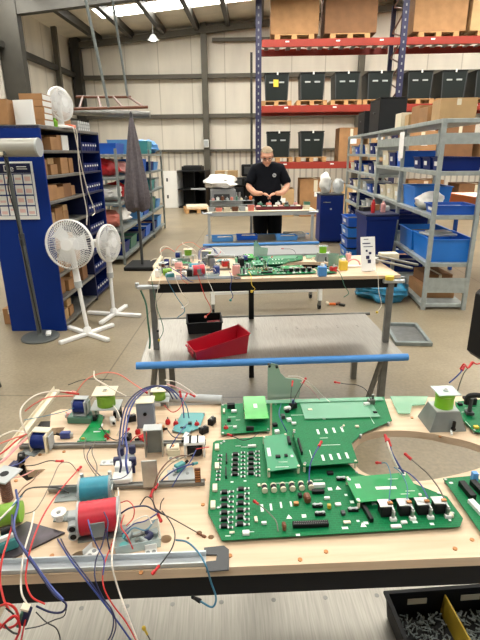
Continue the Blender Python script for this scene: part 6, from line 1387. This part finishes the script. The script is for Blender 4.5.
for k, (x, z, w_, d_, h_, m, wh) in enumerate(((2.35, BZ[0], .6, .7, .8, 'cardboard', 'lower level right of the black cases'), (3.0, BZ[0], .45, .7, .95, 'cardboard_light', 'lower level beside the middle upright'), (4.1, BZ[0], .8, .8, .7, 'cardboard', 'lower level, first right of the middle upright'), (5.0, BZ[0], .7, .8, .85, 'cardboard_dark', 'lower level, second right of the middle upright'), (6.0, BZ[0], .9, .8, .6, 'cardboard', 'lower level, third right of the middle upright'),
    (.6, .0, .7, .8, .7, 'cardboard_light', 'floor, first from the left upright'), (1.5, .0, .8, .8, .95, 'cardboard', 'floor, second from the left upright'), (2.5, .0, .75, .8, .8, 'cardboard_light', 'floor, third from the left upright'), (4.3, .0, .9, .8, .9, 'cardboard', 'floor right of the middle upright'), (5.6, .0, .9, .8, .8, 'cardboard_dark', 'floor near the right upright'))):
    c = carton('cardboard_box', w_, d_, h_, m); MB().box((.05, -d_ / 2 - .002, h_ * .6), (.16, .003, .12)).build('label', 'paper', c); tag(c, 'cardboard box in the racking, ' + wh, 'box', 'boxes in the racking', (x, KY + .5, z + .0005), 0)

# ---------------------------------------------------------------- rear left: cabinets, pallets, chairs
t = thing('cabinet', 'open black cabinet with a white side standing near the rear wall', 'cabinet', (-1.98, 15.55, 0), R(-6))
MB().box((-.44, 0, .56), (.03, .7, 1.1)).build('side_panel', 'white', t); MB().box((.44, 0, .56), (.03, .7, 1.1)).build('side_panel', 'soft_black', t); MB().box((0, .34, .56), (.86, .02, 1.1)).build('back_panel', 'soft_black', t)
for z in (.03, .56, 1.1): MB().box((0, 0, z), (.86, .68, .03)).build('shelf', 'soft_black', t)
MB().box((.1, .0, .56), (.02, .66, 1.06)).build('divider', 'black', t); MB().box((-.64, -.34, .56), (.42, .02, 1.1), bev=.004).build('door', 'white', t)
for z in (.35, .85): MB().box((-.74, -.356, z), (.05, .014, .1), bev=.003).build('handle', 'dark_grey', t)
MB().box((.22, -.352, .58), (.46, .02, .05)).build('front_strip', 'light_grey', t)
c = MB().box((0, 0, .06), (.6, .5, .12), bev=.01).box((0, 0, .13), (.5, .4, .02), bev=.004).build('black_case', 'soft_black'); tag(c, 'flat black case on top of the black cabinet', 'case', None, (-1.98, 15.55, 1.1165), R(-6))
pl_ = dup(PAL, (-1.75, 14.35, 0), R(12), 'wooden pallet on the floor before the black cabinet', 'pallets on the floor'); c = carton('cardboard_box', .62, .7, .06, 'cream'); tag(c, 'thin pale carton on the floor pallet before the cabinet', 'box', None, (-1.75, 14.35, .1195), R(10))
for k, (x, y, w_, h_, m) in enumerate(((-1.05, 16.1, 1.0, .75, 'cardboard_light'), (-1.1, 16.1, .7, .32, 'cardboard_light'))):
    c = carton('cardboard_box', w_, .6, h_, m); tag(c, ['wide pale cardboard box by the rear wall right of the cabinet', 'flat pale box on top of the wide box by the rear wall'][k], 'box', None, (x + .12, y, .7525 if k else 0), 0)
for k, (x, y, h_) in enumerate(((-.62, 14.4, .95), (-.22, 14.9, 1.3), (-1.14, 15.0, .8))):
    t = thing('black_machine', ['low black machine left of the wrapped machine', 'tall black machine near the rear wall', 'black machine beside the open cabinet'][k], 'machine', (x, y, 0), R(4 * k))
    MB().box((0, 0, h_ * .36), (.42, .45, h_ * .7), bev=.01).build('cabinet', 'soft_black', t); MB().box((0, -.02, h_ * .86), (.5, .36, h_ * .26), bev=.02).build('head', 'black', t); MB().box((0, -.2, h_ * .86), (.36, .02, h_ * .16), bev=.006).build('screen', 'dark_grey', t)
MB().box((-.16, .9, 2.0), (.06, .06, 4.0)).build('guard_post', 'steel_dark', RACK)
for x_, a_ in ((.46, 1),):
    c = MB().box((0, 0, .08), (.12, .004, .16), bev=.001).build('yellow_tag', 'yellow'); tag(c, 'yellow paper tag hung on the racking\'s leftmost middle-level case', 'tag', None, (.44, KY + .02, BZ[1] + .42), 0)
t = thing('wall_box', 'small white electrical box on the rear wall\'s column', 'electrical box', (-1.66, WY - .30, 1.9), 0); MB().box((0, 0, 0), (.16, .08, .24), bev=.008).build('housing', 'white', t); MB().box((0, -.045, 0), (.12, .012, .18), bev=.004).build('cover', 'light_grey', t)

# organiser tray on the front bench's shelf
p = I1 @ Zp(440, 622, .50); t = thing('organiser_tray', 'black divided tray of small screws on the front bench\'s steel shelf', 'tray', Zp(455, 640, .468), A1 + R(2))
MB().tub(.30, .16, .07, .005, .95, lip=.005).build('tray', 'soft_black', t)
MB().box((0, .0, .034), (.004, .145, .06), R_=Matrix.Rotation(R(4), 3, 'Y')).build('divider', 'gold', t)
for sx, n in ((-1, 'left'), (1, 'right')):
    MB().box((sx * .07, .0715, .05), (.05, .002, .016), R_=Matrix.Rotation(R(-4), 3, 'X')).build('label_strip', 'cream', t)
    mb = MB(); rnd = random.Random(50 + sx)
    for k in range(170):
        a = Vector((sx * .072 + rnd.uniform(-.062, .062), rnd.uniform(-.065, .06), rnd.uniform(.010, .024))); d = Vector((rnd.uniform(-1, 1), rnd.uniform(-1, 1), rnd.uniform(-.4, .4))).normalized() * .006
        mb.cyl(a - d, a + d, .0014, seg=5).cyl(a + d, a + d * 1.25, .003, seg=6)
    mb.build('loose_screws', 'galv', t, 35, 'stuff')
